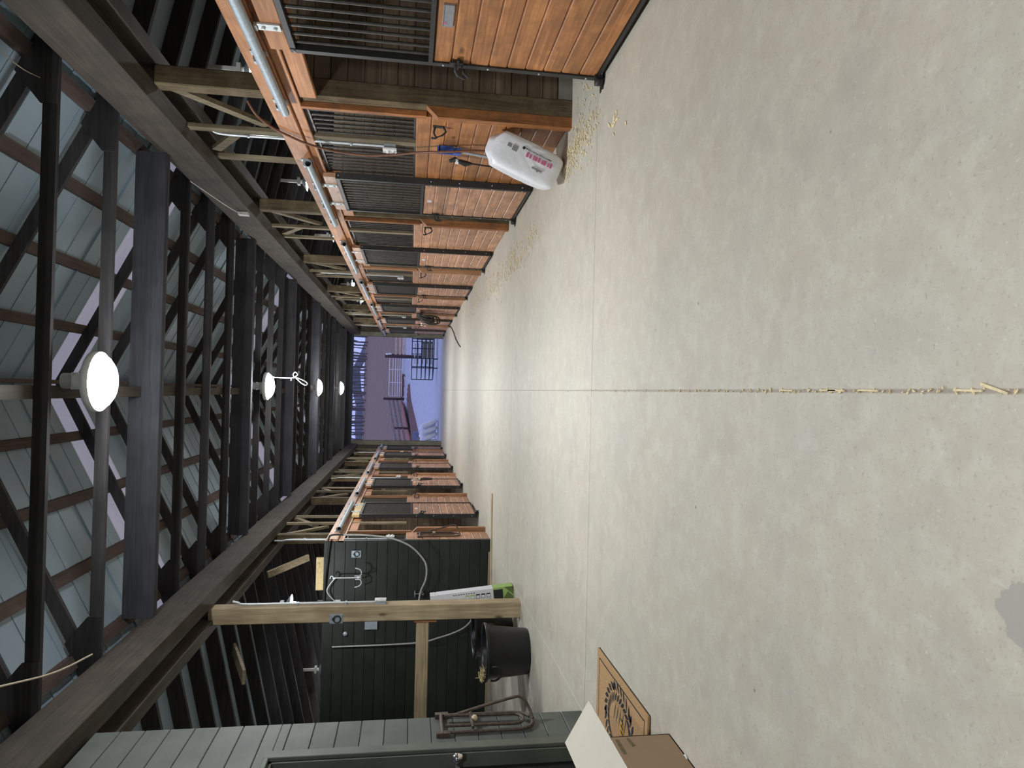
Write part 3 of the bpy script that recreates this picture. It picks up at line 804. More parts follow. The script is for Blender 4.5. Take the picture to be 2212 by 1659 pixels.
# plate on the nearest door
a = MB(); a.box(-.010, .0, -.115, .115, -.027, .027); a.box(-.014, -.0, -.12, .12, -.031, -.026); a.box(-.014, 0, -.12, .12, .026, .031)
np_ = obj('name_plate', a, M_PLATE, door0, (-.022, .03, 1.10))
np_['label'] = 'grey metal name plate with a pink mark'
a = MB(); a.prism([(-.0115, .05, .012), (-.0115, .085, .008), (-.0115, .085, .02), (-.0115, .07, .024)], (-.001, 0, 0))
obj('pink_mark', a, M_PINK, np_)
for ch in list(door0.children):
    if ch.name.startswith('name_card'): bpy.data.objects.remove(ch)

# header boards
for s, y0, y1, nm in ((1, -5.9, END - .08, 'white bag'), (-1, 10.36, END - .08, 'wash stall')):
    t = thing('stall_header', (s * 2.21, y0, 0), f"long orange stall header board above the {nm}'s row", 'board'); L = y1 - y0
    a = MB(); a.cbox(*sorted((0, s * .04)), 0, L, 2.262, 2.43, .004); obj('upper_board', a, M_PINE_H if s > 0 else M_PINE2H, t)
    a = MB(); a.cbox(*sorted((s * .028, s * .05)), 0, L, 2.18, 2.258, .004); obj('lower_board', a, M_PINE_H if s > 0 else M_PINE2H, t)

# studs, knee braces and conduits above the headers
for s, SS, XX, nm in ((1, S_R[1:], 2.25, "the white bag's row"), (-1, S_L, -2.25, 'the row past the wash stall')):
    n = 0
    for k, S in enumerate(SS):
        for q, off in enumerate((.80, 1.74)):
            y = S + off
            if y > END - .2: continue
            a = MB(); a.cbox(*sorted((XX + s * .062, XX + s * .10)) if q else sorted((XX + s * .005, XX + s * .042)), y, y + .089, 1.27 if not q else 2.18, 3.26, .003)
            tag(obj('wall_stud', a, M_STUD), f'weathered stud over {nm}, {ORD[n]} from the camera', 'stud', 'studs over the stall rows'); n += 1
        a = MB(); a.beam((XX + s * .07, S + .16, 3.14), (XX + s * .07, S + .80, 2.58), .038, .085, (0, 0, 1))
        tag(obj('knee_brace', a, M_STUD), f'slanting brace from stall post over {nm}, {ORD[k]} from the camera', 'brace', 'knee braces')
        if S + 1.8 < END:
            a = MB(); a.beam((XX + s * .075, S + 1.55, 3.2), (XX + s * .075, S + .90, 2.78), .038, .085, (0, 0, 1))
            tag(obj('knee_brace', a, M_STUD), f'slanting brace between studs over {nm}, {ORD[k]} from the camera', 'brace', 'knee braces')


def make_conduit():
    t = thing('conduit', (0, 0, 0), '', 'conduit', 'conduits with outlets')
    a = MB(); a.tube(smooth_path([(.05, -.10, 3.20), (.035, -.03, 3.08), (.012, .0, 2.98), (.012, 0, 2.6)], 5) + [(.012, 0, 2.0), (.012, 0, 1.55)], .0125, 8); obj('pipe', a, M_TUBW, t)
    for z in (2.75, 1.85):
        c = MB(); c.box(-.004, .012, -.03, .016, z, z + .018); obj('clamp', c, M_GALV, t)
    a = MB(); a.box(-.02, .035, -.05, .04, 1.455, 1.56); obj('outlet_box', a, M_GALV, t)
    a = MB(); a.box(-.034, -.02, -.06, .05, 1.445, 1.57)
    for z in (1.475, 1.525): a.lathe([(.001, -.022), (.014, -.02), (.017, 0)], 8, -.034, -.005, z, 'X')
    obj('outlet_cover', a, M_PLASTW, t)
    return t


con0 = make_conduit(); ci = 0
for k in (1, 3, 5, 6):
    lab = f"grey conduit with white outlet beside a stud, {ORD[ci]} of those in the white bag's row"; ci += 1
    put(con0, k == 1, (XR - .012, S_R[k] + .915, 0), lab, 0, 'conduits with outlets')
ci = 0
for y in (10.52, S_L[1] + 3.1, S_L[3] + 2.9):
    put(con0, False, (XL + .012, y, 0), f'grey conduit with white outlet, {ORD[ci]} of those {pl}', PI, 'conduits with outlets'); ci += 1

# ------------------------------------------------------------------ partitions between stalls
for k, S in enumerate(S_R):
    a = MB(); planks_x(a, 2.43, 6.0, S + .03, S + .075, .115, .131, 17); a.box(2.43, 6, S + .01, S + .095, 0, .115)
    a.mi = [0] * (len(a.f) - 6) + [1] * 6
    struct('wall_partition_right', a, [M_PART, M_CURB])
for k, S in enumerate(S_L):
    a = MB(); planks_x(a, -6.0, -2.43, S + .03, S + .075, .115, .131, 17); a.box(-6, -2.43, S + .01, S + .095, 0, .115)
    a.mi = [0] * (len(a.f) - 6) + [1] * 6
    struct('wall_partition_left', a, [M_PART, M_CURB])
# strip of darker slab inside the right stalls (beyond the door line)
# green wall of the wash stall
a = MB(); planks_x(a, -6.0, -2.24, 10.36, 10.44, 0.0, .1535, 16, .004, .0015)
struct('wall_wash', a, M_GREEN)
a = MB(); a.cbox(-6.0, -2.42, 10.325, 10.36, 0.0, .03, .003); struct('baseboard_wash', a, M_LATH)

# grey tack room wall with its door
DY0, DY1, DH = 3.35, 4.30, 2.05
a = MB()
n = 21; h = .153
for i in range(n):
    z0, z1 = i * h + .0015, (i + 1) * h - .0015
    for ya, yb in ((-6, DY0), (DY1, 4.77)):
        if z0 >= DH: continue
        a.cbox(-2.29, -2.25, ya, yb, z0, min(z1, DH), .004)
    if z1 > DH: a.cbox(-2.29, -2.25, -6, 4.77, max(z0, DH), z1, .004)
a.box(-2.37, -2.285, -6, DY0, 0, 3.21); a.box(-2.37, -2.285, DY1, 4.765, 0, 3.21); a.box(-2.37, -2.285, DY0, DY1, DH, 3.21)
a.box(-6, -2.292, 4.68, 4.765, 0, 3.21)
struct('wall_tack_room', a, M_GREY)
a = MB(); a.cbox(-2.25, -2.225, DY1, DY1 + .085, 0, DH + .03, .004); a.cbox(-2.25, -2.225, DY0 - .085, DY0, 0, DH + .03, .004); a.cbox(-2.25, -2.225, DY0, DY1, DH - .0, DH + .03, .004)
a.box(-2.37, -2.25, DY1 - .02, DY1, 0, DH); a.box(-2.37, -2.25, DY0, DY0 + .02, 0, DH); a.box(-2.37, -2.25, DY0, DY1, DH - .02, DH)
struct('trim_1', a, M_GREYV)
a = MB(); a.box(-2.37, -2.335, DY0 + .02, DY1 - .02, 0.01, DH - .02); dr = struct('door_2', a, M_DOORD)
a = MB(); a.lathe([(.001, 0), (.036, 0), (.036, .010), (.015, .015), (.015, .055), (.030, .066), (.036, .085), (.030, .105), (.001, .112)], 18, -2.335, 4.235, .92, 'X')
obj('door_knob', a, M_CHROME, dr)

# ------------------------------------------------------------------ wash stall
t = thing('wash_post', (-2.395, 7.48, 0), 'lone knotty treated timber post at the wash stall corner', 'post')
a = MB(); a.cbox(-.085, .085, 0, .165, 0, 3.27, .007); obj('timber', a, M_TREAT, t)
t = thing('tie_ring', (-2.44, 7.48, 1.978), 'grey tie ring plate on the lone treated post', 'ring')
a = MB(); a.box(-.05, .05, -.006, 0, -.068, .068)
for sx_ in (-.038, .038):
    for sz_ in (-.055, .055): a.lathe([(.001, -.011), (.007, -.010), (.007, -.006)], 8, sx_, 0, sz_, 'Y')
obj('plate', a, M_GALV, t)
a = MB(); a.tube(arc((0, -.016, -.008), .036, 0, 2 * PI, 20, (1, 0, 0), (0, 0, 1))[:-1], .007, 8, True); a.tube([(-.012, -.012, .03), (.012, -.012, .03)], .012, 8); obj('ring', a, M_BLACK, t)
t = dup(t, (-2.433, 10.355, 1.99), 'grey tie ring plate on the dark green wall')
t = thing('light_switch', (-2.295, 7.56, 1.53), 'white light switch with grey box and conduit on the lone post', 'switch')
a = MB(); a.box(-.015, .02, -.04, .04, -.06, .05); obj('box', a, M_GALV, t)
a = MB(); a.box(.02, .032, -.045, .045, -.065, .055); a.box(.032, .045, -.008, .008, -.02, .01); obj('cover', a, M_PLASTW, t)
a = MB(); a.tube(smooth_path([(.002, 0, .05), (.002, 0, .5), (.002, 0, 1.0), (.004, 0, 1.40), (.02, -.0, 1.46), (.035, 0, 1.52)], 5), .0125, 8); obj('conduit_pipe', a, M_TUBW, t)
for z in (.35, .85): a = MB(); a.box(-.016, .012, -.03, .03, z, z + .016); obj('clamp', a, M_GALV, t)
t = thing('wash_rail', (-2.48, 7.53, 1.0), 'horizontal treated timber rail from the lone post toward the tack room', 'rail')
a = MB(); a.cbox(-3.5, -.03, -.02, .065, 0, .135, .006); obj('timber', a, M_TREATX, t)
a = MB(); a.cbox(-.03, 0, -.03, .07, -.08, .16, .004); obj('end_block', a, M_PINE_H, t)
a = MB(); a.beam((-2.60, 9.9, 3.15), (-2.46, 10.29, 2.66), .04, .09, (1, 0, 0)); tag(obj('knee_brace', a, M_STUD), 'pale slanting brace above the dark green wall', 'brace')
a = MB(); a.beam((-2.95, 7.3, 2.86), (-3.1, 8.5, 3.24), .14, .03, (0, 0, 1)); tag(obj('knee_brace', a, M_STUD), 'short slanting board under the low roof behind the lone post', 'brace')
a = MB(); a.box(-2.98, -2.50, 10.44, 10.47, 2.40, 2.57); tag(obj('plywood_strip', a, M_PLY), 'yellow plywood strip showing over the top of the green wall', 'plywood')
# prong hook hanging from an arched arm on the green wall
t = thing('bridle_hook', (-2.74, 10.2, 2.3), 'silver bridle hook with four prongs hanging by the green wall', 'hook')
a = MB(); a.tube(smooth_path([(-.01, 0, .04), (.025, 0, .03), (.02, 0, .0), (-.01, 0, -.005), (0, 0, -.03), (0, 0, -.2), (0, 0, -.34)], 5), .008, 6); obj('shank', a, M_TUBW, t)
for dx, dy in ((.14, 0), (-.14, 0), (.05, -.09), (-.05, .09)):
    a = MB(); a.tube(smooth_path([(0, 0, -.34), (dx * .35, dy * .35, -.40), (dx * .8, dy * .8, -.385), (dx, dy, -.31)], 5), .008, 6); obj('prong', a, M_TUBW, t)
a = MB(); a.tube(smooth_path([(-2.74, 10.2, 2.27), (-2.84, 10.22, 2.345), (-2.94, 10.25, 2.385), (-3.05, 10.3, 2.33), (-3.13, 10.355, 2.26)], 6), .009, 6); a.box(-3.16, -3.10, 10.345, 10.36, 2.2, 2.3)
tag(obj('hook_arm', a, M_TUBW), 'curved grey arm on the green wall carrying the bridle hook', 'arm')
# overhead hose boom and its hose
t = thing('hose_boom', (-3.1, 10.294, 2.42), 'black swing boom pipe over the wash stall with a grey hose', 'boom')
a = MB(); a.tube(smooth_path([(-.02, .04, .012), (.3, .0, 0), (.7, -.05, -.02), (.93, -.08, -.045), (.98, -.08, -.10), (.98, -.08, -.25)], 6), .014, 8); a.box(-.06, .0, .03, .06, -.1, .1); obj('pipe', a, M_BLACK, t)
a = MB(); a.tube(smooth_path([(.98, -.08, -.24), (.97, -.08, -.6), (.92, -.08, -.95), (.80, -.07, -1.22), (.62, -.06, -1.40), (.48, -.06, -1.46), (.30, -.05, -1.45), (.14, -.05, -1.385), (.0, -.05, -1.36)], 6), .013, 8); obj('hose', a, M_HOSEG, t)
t = thing('faucet', (-3.0, 10.3, 1.0), 'metal faucet with wheel handle on the dark green wall', 'faucet')
a = MB(); a.tube([(-.09, .05, .0), (-.02, .0, .0), (.02, -.05, .02)], .018, 8); a.lathe([(.001, 0), (.03, 0), (.03, .06), (.001, .06)], 10, -.02, 0, -.01); obj('body', a, M_CHROME, t)
a = MB(); a.tube([(-.02, 0, .05), (-.02, 0, .12)], .006, 6); a.tube(arc((-.02, 0, .12), .045, 0, 2 * PI, 14, (1, 0, 0), (0, 1, 0))[:-1], .007, 6, True); a.tube([(-.065, 0, .12), (.025, 0, .12)], .005, 6); obj('wheel', a, M_GALV, t)
a = MB(); a.tube(smooth_path([(-3.30, 10.25, .30), (-3.40, 10.25, .27), (-3.52, 10.25, .38), (-3.60, 10.25, .55), (-3.66, 10.25, .75), (-3.72, 10.25, 1.0), (-3.76, 10.3, 1.5), (-3.78, 10.33, 2.3)], 6), .012, 8)
tag(obj('wash_hose', a, M_HOSEG), 'grey hose looping low along the green wall behind the post', 'hose')
a = MB(); a.lathe([(.001, -.03), (.03, -.03), (.035, 0), (.001, 0)], 12, -3.60, 10.358, 2.12, 'Y')
tag(obj('wall_boss', a, M_GALV), 'small round metal fitting on the green wall left of the lone post'.replace(' left of', ' past'), 'fitting')
a = MB(); a.box(-3.54, -3.42, 10.33, 10.36, 1.66, 1.84)
tag(obj('junction_box', a, M_GALV), 'grey junction box on the green wall beside the lone post', 'box')


def make_tub():
    t = thing('muck_tub', (0, 0, 0), '', 'tub', 'black tubs')
    prof = [(.001, .0), (.215, .0), (.225, .015), (.262, .42), (.285, .425), (.29, .445), (.285, .455), (.262, .452), (.255, .43), (.215, .03), (.001, .025)]
    a = MB(); a.lathe(prof, 36); obj('body', a, M_PLASTB, t)
    for s in (0, PI):
        a = MB(); c, s_ = math.cos(s + .7), math.sin(s + .7)
        pts = [(c * .268 - s_ * d, s_ * .268 + c * d, z) for d, z in ((-.09, .40), (-.09, .35), (-.05, .31), (0, .30), (.05, .31), (.09, .35), (.09, .40))]
        pts = [(p[0] * 1.03, p[1] * 1.03, p[2]) for p in pts]
        a.tube(smooth_path(pts, 4), .011, 8); obj('rope_handle', a, M_RUBBER, t)
    return t


tub0 = make_tub(); tub0.location = (-2.66, 7.0, 0); tub0['label'] = 'black rope-handled muck tub in front of the lone post'; tub0.rotation_euler = (0, 0, .4)
dup(tub0, (-2.87, 8.15, 0), 'black muck tub mostly hidden behind the lone post', .9)
a = MB()
for i in range(70):
    p = Vector((-2.86 + random.gauss(0, .03), 6.93 + random.gauss(0, .035), .455 + abs(random.gauss(0, .018))))
    q = Vector((random.gauss(0, 1), random.gauss(0, 1), random.gauss(0, .5))).normalized() * random.uniform(.02, .05)
    a.tube([p - q, p, p + q + Vector((0, 0, -.006))], .0035, 4)
h_ = obj('hay_wisp', a, M_HAY); tag(h_, 'wisp of pale hay on the rim of the black tub', 'hay'); h_['kind'] = 'stuff'
# product carton leaning behind the post
t = thing('carton', (-2.395, 8.02, 0), 'tall white and green product carton standing behind the lone post', 'carton')
t.rotation_euler = (0, math.radians(-6.0), 0)
W2, D2, HT = .115, .07, .97
a = MB(); a.box(-W2, W2, 0, 2 * D2, .0, .90); a.box(-W2, W2, 0.002, 2 * D2 - .002, .91, HT); a.box(-W2 + .005, W2 - .005, .004, 2 * D2 - .004, .9, .91); obj('body', a, M_CARTW, t)
a = MB(); a.box(-W2 - .001, W2 + .001, -.0015, 2 * D2 + .001, 0, .235); obj('green_base', a, M_GRN, t)
a = MB(); a.box(-.02, W2 - .02, -.003, -.0016, .12, .23); obj('dark_panel', a, M_INK, t)
a = MB(); a.prism([(W2, -.003, .0), (W2, -.003, .10), (.02, -.003, .0)], (0, .001, 0)); a.prism([(-W2, -.003, 0), (0, -.003, 0), (.06, -.003, .06), (.0, -.003, .11), (-W2, -.003, .11)], (0, .001, 0)); obj('olive_corner', a, M_DGRN, t)
for i in range(5):
    a = MB(); z = .27 + i * .062; x0 = .02
    a.box(x0, x0 + .05, -.003, -.0004, z, z + .045); ic = obj('icon', a, M_GRN if i > 2 else M_INK, t)
    a = MB(); a.box(x0 + .004, x0 + .036, -.004, -.002, z + .004, z + .041); obj('icon_face', a, M_CARTW, ic)
a = MB()
for i in range(16): a.box(-.012, .003, -.003, -.0004, .265 + i * .0125, .265 + i * .0125 + random.choice((.006, .009, .004)))
for i in range(9): a.box(.085, .092, -.003, -.0004, .45 + i * .03, .45 + i * .03 + .016)
obj('lettering', a, M_INK, t)
a = MB(); a.box(-.09, -.01, -.003, -.0004, .48, .62); obj('window_print', a, M_INK, t)
# lath along the green wall's foot, running out into the aisle
a = MB(); a.prism([(-1.52, 10.24, 0), (-2.95, 10.10, 0), (-2.95, 10.06, 0), (-1.52, 10.20, 0)], (0, 0, .02)); a.prism([(-1.60, 10.31, 0), (-3.1, 10.16, 0), (-3.1, 10.12, 0), (-1.60, 10.27, 0)], (0, 0, .018))
tag(obj('wood_lath', a, M_LATH), 'long pale wood lath on the floor by the green wall', 'lath')


# saddle racks
def make_rack():
    """folded saddle rack, wall in the local y-z plane, x out from the wall"""
    t = thing('saddle_rack', (0, 0, 0), '', 'rack', 'folding saddle racks'); r = .011
    a = MB(); pts = [(.02, -.12, .60), (.02, -.12, .10)] + arc((.02, 0, .10), .12, PI, 2 * PI, 8, (0, 1, 0), (0, 0, 1)) + [(.02, .12, .60)]
    a.tube(pts, r, 8); a.tube([(.02, -.14, .60), (.02, .14, .60)], r * 1.2, 8); a.box(0, .03, -.15, -.11, .55, .64); a.box(0, .03, .11, .15, .55, .64); obj('wall_frame', a, M_IRON, t)
    a = MB(); pts = [(.05, -.09, .58), (.045, -.09, .12)] + arc((.045, -.02, .12), .07, PI, 2 * PI, 8, (0, 1, 0), (0, 0, 1)) + [(.05, .05, .58)]
    a.tube(pts, r, 8); a.tube([(.045, -.12, .40), (.045, .12, .40)], r, 8); obj('inner_frame', a, M_IRON, t)
    a = MB(); a.tube(smooth_path([(.03, .06, .575), (.09, .065, .35), (.145, .07, .12), (.15, .07, .06), (.13, .06, .03), (.08, .04, .0), (.03, .0, -.02)], 6), r, 8); obj('loop', a, M_IRON, t)
    a = MB(); a.ball((.05, 0, .38), .022, 10, 6); obj('knob', a, M_LATH, t)
    return t


rack0 = make_rack(); rack0.location = (-2.25, 4.63, .40); rack0['label'] = 'rusty folding saddle rack on the grey green painted wall'
dup(rack0, (-2.25, 10.72, .46), 'rusty folding saddle rack on the short orange stall front')

# ------------------------------------------------------------------ things by the white bag
t = thing('bedding_bag', (2.0, 5.74, .0), 'plump white plastic bedding bag leaning against the stall front', 'bag')
bm = bmesh.new(); bmesh.ops.create_cube(bm, size=1.0); bmesh.ops.subdivide_edges(bm, edges=bm.edges, cuts=41, use_grid_fill=True)
for v in bm.verts:
    x, y, z = v.co * 2
    e = 7.0
    n = (abs(x) ** e + abs(y) ** e + abs(z) ** e) ** (1 / e); m_ = max(abs(x), abs(y), abs(z)); k = m_ / n
    x, y, z = x * k, y * k, z * k
    wr = .0035 * math.sin(z * 75 + 1.6 * math.sin(4 * x + y * 3)) * max(0, 1 - abs(z + .15) * 1.3)
    bul = 1 + .05 * (1 - z * z)
    X = x * .145 * bul; Y = y * .18 * bul; Z = z * .315
    if z > .80:                                                              # gathered, folded top
        q = (z - .80) / .20
        X *= 1 - .5 * q; Y *= 1 - .12 * q; Z += .03 * q * math.cos(y * 6); X += .02 * q * math.sin(y * 9)
    X += math.copysign(wr, x) * (abs(x) > .6) ; Y += math.copysign(wr, y) * (abs(y) > .6)
    v.co = (X, Y, Z + .315)
me = bpy.data.meshes.new('sack'); bm.to_mesh(me); bm.free(); me.polygons.foreach_set('use_smooth', [True] * len(me.polygons)); me.materials.append(M_BAG)
o = bpy.data.objects.new('sack', me); COL.objects.link(o); o.parent = t
t.rotation_euler = Euler((0, math.radians(21), math.radians(-14)))
t.location = (1.89, 5.84, .054)
yf = -.1925
a = MB(); a.box(.015, .06, yf, yf + .008, .42, .465); obj('code_panel', a, M_GREYP, o)
a = MB()
for i in range(15): a.box(.070, .073 + random.random() * .004, yf - .002, yf + .008, .12 + i * .016, .12 + i * .016 + .011)
for i in range(4): a.box(.03 + i * .008, .033 + i * .008, yf + .004, yf + .014, .475, .51)
a.lathe([(.001, 0), (.012, 0), (.012, .01), (.001, .01)], 12, .071, yf - .002, .375, 'Y')
obj('small_print', a, M_INK, o)
a = MB()
for i, (w, g) in enumerate(((.02, .04), (.012, .035), (.026, .04), (.018, .034), (.022, .04), (.026, .036), (.014, .04), (.02, .035), (.024, .04))):
    a.box(.015, .015 + g, yf - .0035, yf + .006, .10 + i * .027, .10 + i * .027 + w * .8)
obj('pink_lettering', a, M_PINK, o)
a = MB(); a.box(-.05, -.034, yf - .003, yf + .008, .16, .25); a.box(-.06, -.046, yf - .003, yf + .008, .19, .205); obj('emblem', a, M_GREYP, o)

# wand with blue bracket, black plug end, brown cord
t = thing('blue_grip_tool', (2.19, 6.30, 0), 'grey pole tool with blue grip standing behind the white bag', 'tool')
a = MB(); a.tube([(-.04, .12, .0), (.02, 0, .86)], .014, 8); obj('pole', a, M_GALV, t)
a = MB(); a.box(-.01, .04, -.03, .03, .86, .93); a.box(.0, .045, -.045, -.03, .93, 1.06); a.box(.0, .045, .03, .045, .93, 1.06); a.box(0, .045, -.045, .045, 1.05, 1.075); a.box(.01, .035, -.03, .03, .98, 1.0); obj('grip', a, M_BLUE, t)
t = thing('black_grip_tool', (2.18, 6.50, 0), 'black handled tool with a white ring beside the blue grip tool', 'tool')
a = MB(); a.tube([(-.03, .10, .0), (.0, .02, .75)], .008, 8); obj('rod', a, M_RUBBER, t)
a = MB(); a.tube([(.0, .02, .74), (-.01, .0, .80), (.0, -.02, .86), (.02, -.01, .90), (.0, -.01, .95)], [.012, .03, .022, .026, .016], 8); obj('grip', a, M_RUBBER, t)
a = MB(); a.tube([(.005, -.01, .865), (.005, -.012, .895)], .029, 10); obj('ring', a, M_PLASTW, t)
a = MB(); a.tube(smooth_path([(2.30, 5.75, 2.62), (2.215, 5.82, 2.56), (2.19, 6.0, 2.47), (2.185, 6.16, 2.36), (2.175, 6.30, 2.22), (2.17, 6.42, 2.0), (2.16, 6.44, 1.75), (2.165, 6.40, 1.5), (2.18, 6.32, 1.25), (2.17, 6.22, 1.0), (2.18, 6.16, .7), (2.18, 6.15, .4)], 6), .011, 8)
tag(obj('air_cord', a, M_CORD), 'brown cord hanging over the header down past the white outlet', 'cord')
a = MB(); a.box(2.32, 2.36, 9.05, 9.13, .12, .5); tag(obj('blue_feed_panel', a, M_BLUED), 'dark blue plastic edge beside the second post of the bag row', 'panel')

# halters hanging on the far part of the bag row
t = thing('halter_bundle', (2.08, 19.1, 1.10), 'bundle of dark halters with yellow-green lead hanging on the stall row', 'halters')
for i in range(14):
    a = MB(); w = random.uniform(.2, .45); h = random.uniform(.3, .58); y0 = random.uniform(-.4, .4)
    a.tube(smooth_path([(0, y0, .02), (-.05 - .014 * i, y0 - w * .5, -h * .4), (-.04 - .016 * i, y0 - w * .2, -h), (-.05, y0 + w * .3, -h * .95), (-.03, y0 + w * .5, -h * .45), (0, y0 + .03, .03)], 5), .019, 6)
    obj('strap', a, M_LEATH, t)
for i in range(2):
    a = MB(); y0 = -.1 + .4 * i
    a.tube(smooth_path([(-.08, y0, -.05), (-.12, y0 + .1, -.2), (-.10, y0 + .25, -.46), (-.09, y0 + .45, -.5), (-.09, y0 + .55, -.3)], 5), .011, 6); obj('lead_rope', a, M_YEL, t)
for i in range(5):
    a = MB(); a.tube(arc((-.27, -.35 + .16 * i, -.12 - .09 * (i % 3)), .035, 0, 2 * PI, 10, (0, 1, 0), (0, 0, 1))[:-1], .009, 6, True); obj('buckle', a, M_CHROME, t)
a = MB(); a.box(-.01, .02, -.45, .45, .0, .04); obj('hanger_bar', a, M_BLACK, t)
a = MB(); a.tube(smooth_path([(2.15, 22.6, .03), (2.0, 21.8, .014), (1.75, 20.6, .014), (1.50, 19.6, .014), (1.30, 18.6, .014), (1.15, 17.7, .014)], 6), .012, 8)
tag(obj('black_hose', a, M_RUBBER), 'black hose lying across the concrete by the far stalls', 'hose')
# halter on the second door past the wash stall
t = thing('halter', (-2.13, 16.35, 1.12), 'halter with pale strap hanging on a stall door past the wash stall', 'halter')
a = MB(); a.tube(smooth_path([(0, 0, .06), (.04, .08, -.02), (.05, .05, -.12), (.03, -.06, -.12), (.02, -.08, -.02), (0, 0, .06)], 5), .014, 6); obj('noseband', a, M_ROPE, t)
a = MB(); a.tube(smooth_path([(.02, .02, -.08), (.05, .06, -.25), (.04, .02, -.42), (.03, -.02, -.25), (.02, 0, -.1)], 5), .02, 6); obj('lead', a, M_LEATH, t)

# ------------------------------------------------------------------ doormat and box
t = thing('doormat', (-1.93, 3.87, 0), 'brown coir doormat with black wreath and bee print by the grey wall', 'doormat')
MX, MY = .285, .475
a = MB(); a.cbox(-MX, MX, -MY, MY, 0.004, .016, .003); obj('coir_pad', a, M_COIR, t)
a = MB(); a.box(-MX - .001, MX + .001, -MY - .001, MY + .001, 0, .004); obj('rubber_backing', a, M_RUBBER, t)
a = MB(); zt = .0163; zb = .012; b = .045; wd = .009
a.box(MX - b - wd, MX - b, -MY + b, MY - b, zb, zt); a.box(-MX + b, -MX + b + wd, -MY + b, MY - b, zb, zt); a.box(-MX + b, MX - b, MY - b - wd, MY - b, zb, zt); a.box(-MX + b, MX - b, -MY + b, -MY + b + wd, zb, zt)
obj('border_print', a, M_INK, t)


def leaf(mb, c, ang, l, w):
    ca, sa = math.cos(ang), math.sin(ang); P = []
    for u, v in ((0, 0), (.3, .42), (.6, .5), (1, 0), (.6, -.5), (.3, -.42)):
        P.append((c[0] + ca * u * l - sa * v * w, c[1] + sa * u * l + ca * v * w, zb))
    mb.prism(P, (0, 0, zt - zb))


a = MB(); rw_x, rw_y = .185, .235
for i in range(30):
    an = 2 * PI * i / 30; c = (math.cos(an) * rw_x, math.sin(an) * rw_y)
    leaf(a, c, an + .8, .082, .030); leaf(a, c, an + 2.5, .078, .026)
    if i % 6 == 2: a.lathe([(.001, zb), (.022, zb), (.022, zt), (.001, zt)], 12, c[0] * 1.12, c[1] * 1.12, 0)
a.tube([(math.cos(2 * PI * i / 40) * rw_x, math.sin(2 * PI * i / 40) * rw_y, zb + .001) for i in range(40)], .003, 6, True)
obj('wreath_print', a, M_INK, t)
a = MB()
for i in range(5): leaf(a, (.0, .10 - .05 * i), -.35 + .02 * i, .13, .012)
a.tube([(-.1, .05, zb + .001), (.10, .12, zb + .001)], .002, 5); a.tube([(-.1, .02, zb + .001), (.12, .06, zb + .001)], .002, 5)
obj('stem_print', a, M_INK, t)
a = MB(); a.lathe([(.001, zb), (.03, zb), (.03, zt), (.001, zt)], 16, 0, 0, 0)
a.v = [(v[0] * 2.6 + .0, v[1] * 1.25 - .06, v[2]) for v in a.v]; bee = obj('bee_print', a, M_YINK, t)
a = MB()
for i in range(4): leaf(a, (-.05 + i * .034, -.09), PI / 2 - .25, .065, .016)
a.v = [(v[0], v[1], v[2] + .0006) for v in a.v]; obj('bee_stripe', a, M_INK, bee)

t = thing('cardboard_box', (-1.61, 3.14, 0), 'brown open cardboard box with cream flap beside the doormat', 'box')
bx, by, bh, th = -.36, -.62, .29, .006
a = MB(); a.box(-th, 0, by, 0, 0, bh); a.box(bx, bx + th, by, 0, 0, bh); a.box(bx, 0, -th, 0, 0, bh); a.box(bx, 0, by, by + th, 0, bh); a.box(bx, 0, by, 0, 0, th); obj('carton_body', a, M_CARD, t)
a = MB(); a.box(.0, .0006, -.16, -.03, bh - .03, bh - .012); a.prism([(.001, -.09, .20), (.001, -.02, .21), (.001, -.03, .222), (.001, -.1, .216)], (.0006, 0, 0)); obj('tear_mark', a, M_POST, t)
# long flap folded up and in past the far corner
q = [Vector((-.005, by, bh)), Vector((.0, .38, bh + .002)), Vector((-.215, .38, bh + .125)), Vector((-.22, by, bh + .123))]
n_ = (q[1] - q[0]).cross(q[3] - q[0]).normalized()
a = MB(); a.prism(q, n_ * .004); obj('long_flap', a, M_CARDW, t)['label'] = 'cream inner side of the folded flap'
a = MB(); a.prism([(bx, 0, bh), (bx, by, bh), (bx - .14, by, bh + .17), (bx - .14, 0.1, bh + .17)], (.004, 0, .004)); obj('rear_flap', a, M_CARDW, t)

# ------------------------------------------------------------------ litter on the floor
a = MB()


def chip(x, y, s):
    an = random.uniform(0, PI); l, w = s * random.uniform(.6, 1.6), s * random.uniform(.25, .6); c, s_ = math.cos(an), math.sin(an)
    z = .002
    a.prism([(x + c * u * l - s_ * v * w, y + s_ * u * l + c * v * w, z) for u, v in ((-.5, -.3), (.0, -.5), (.5, -.2), (.45, .4), (-.2, .5))], (0, 0, .003))


for (cx, cy, sx_, sy_, n, s) in ((1.97, 5.12, .09, .22, 170, .03), (1.95, 5.5, .08, .2, 130, .03), (1.78, 4.32, .02, .05, 6, .06), (1.72, 7.35, .08, .2, 40, .035), (1.62, 8.1, .08, .3, 40, .035), (1.68, 8.75, .1, .3, 90, .04), (1.66, 9.8, .12, .5, 70, .04), (1.70, 11.5, .15, .8, 60, .05), (1.75, 14, .15, .8, 50, .06), (1.7, 5.0, .1, .5, 8, .03), (2.33, 5.1, .06, .2, 15, .03)):
    for i in range(n):
        x = random.gauss(cx, sx_)
        if x < 2.24 or cy < 5.3: chip(x, random.gauss(cy, sy_), s)
o = obj('wood_shavings', a, M_SHAV); tag(o, 'pale wood shavings scattered along the foot of the stall fronts', 'shavings'); o['kind'] = 'stuff'
a = MB()
for i in range(150):
    y = .9 + abs(random.gauss(0, 1.6)); s = random.uniform(.005, .012)
    chip(.028 + random.gauss(0, .003), y, s)
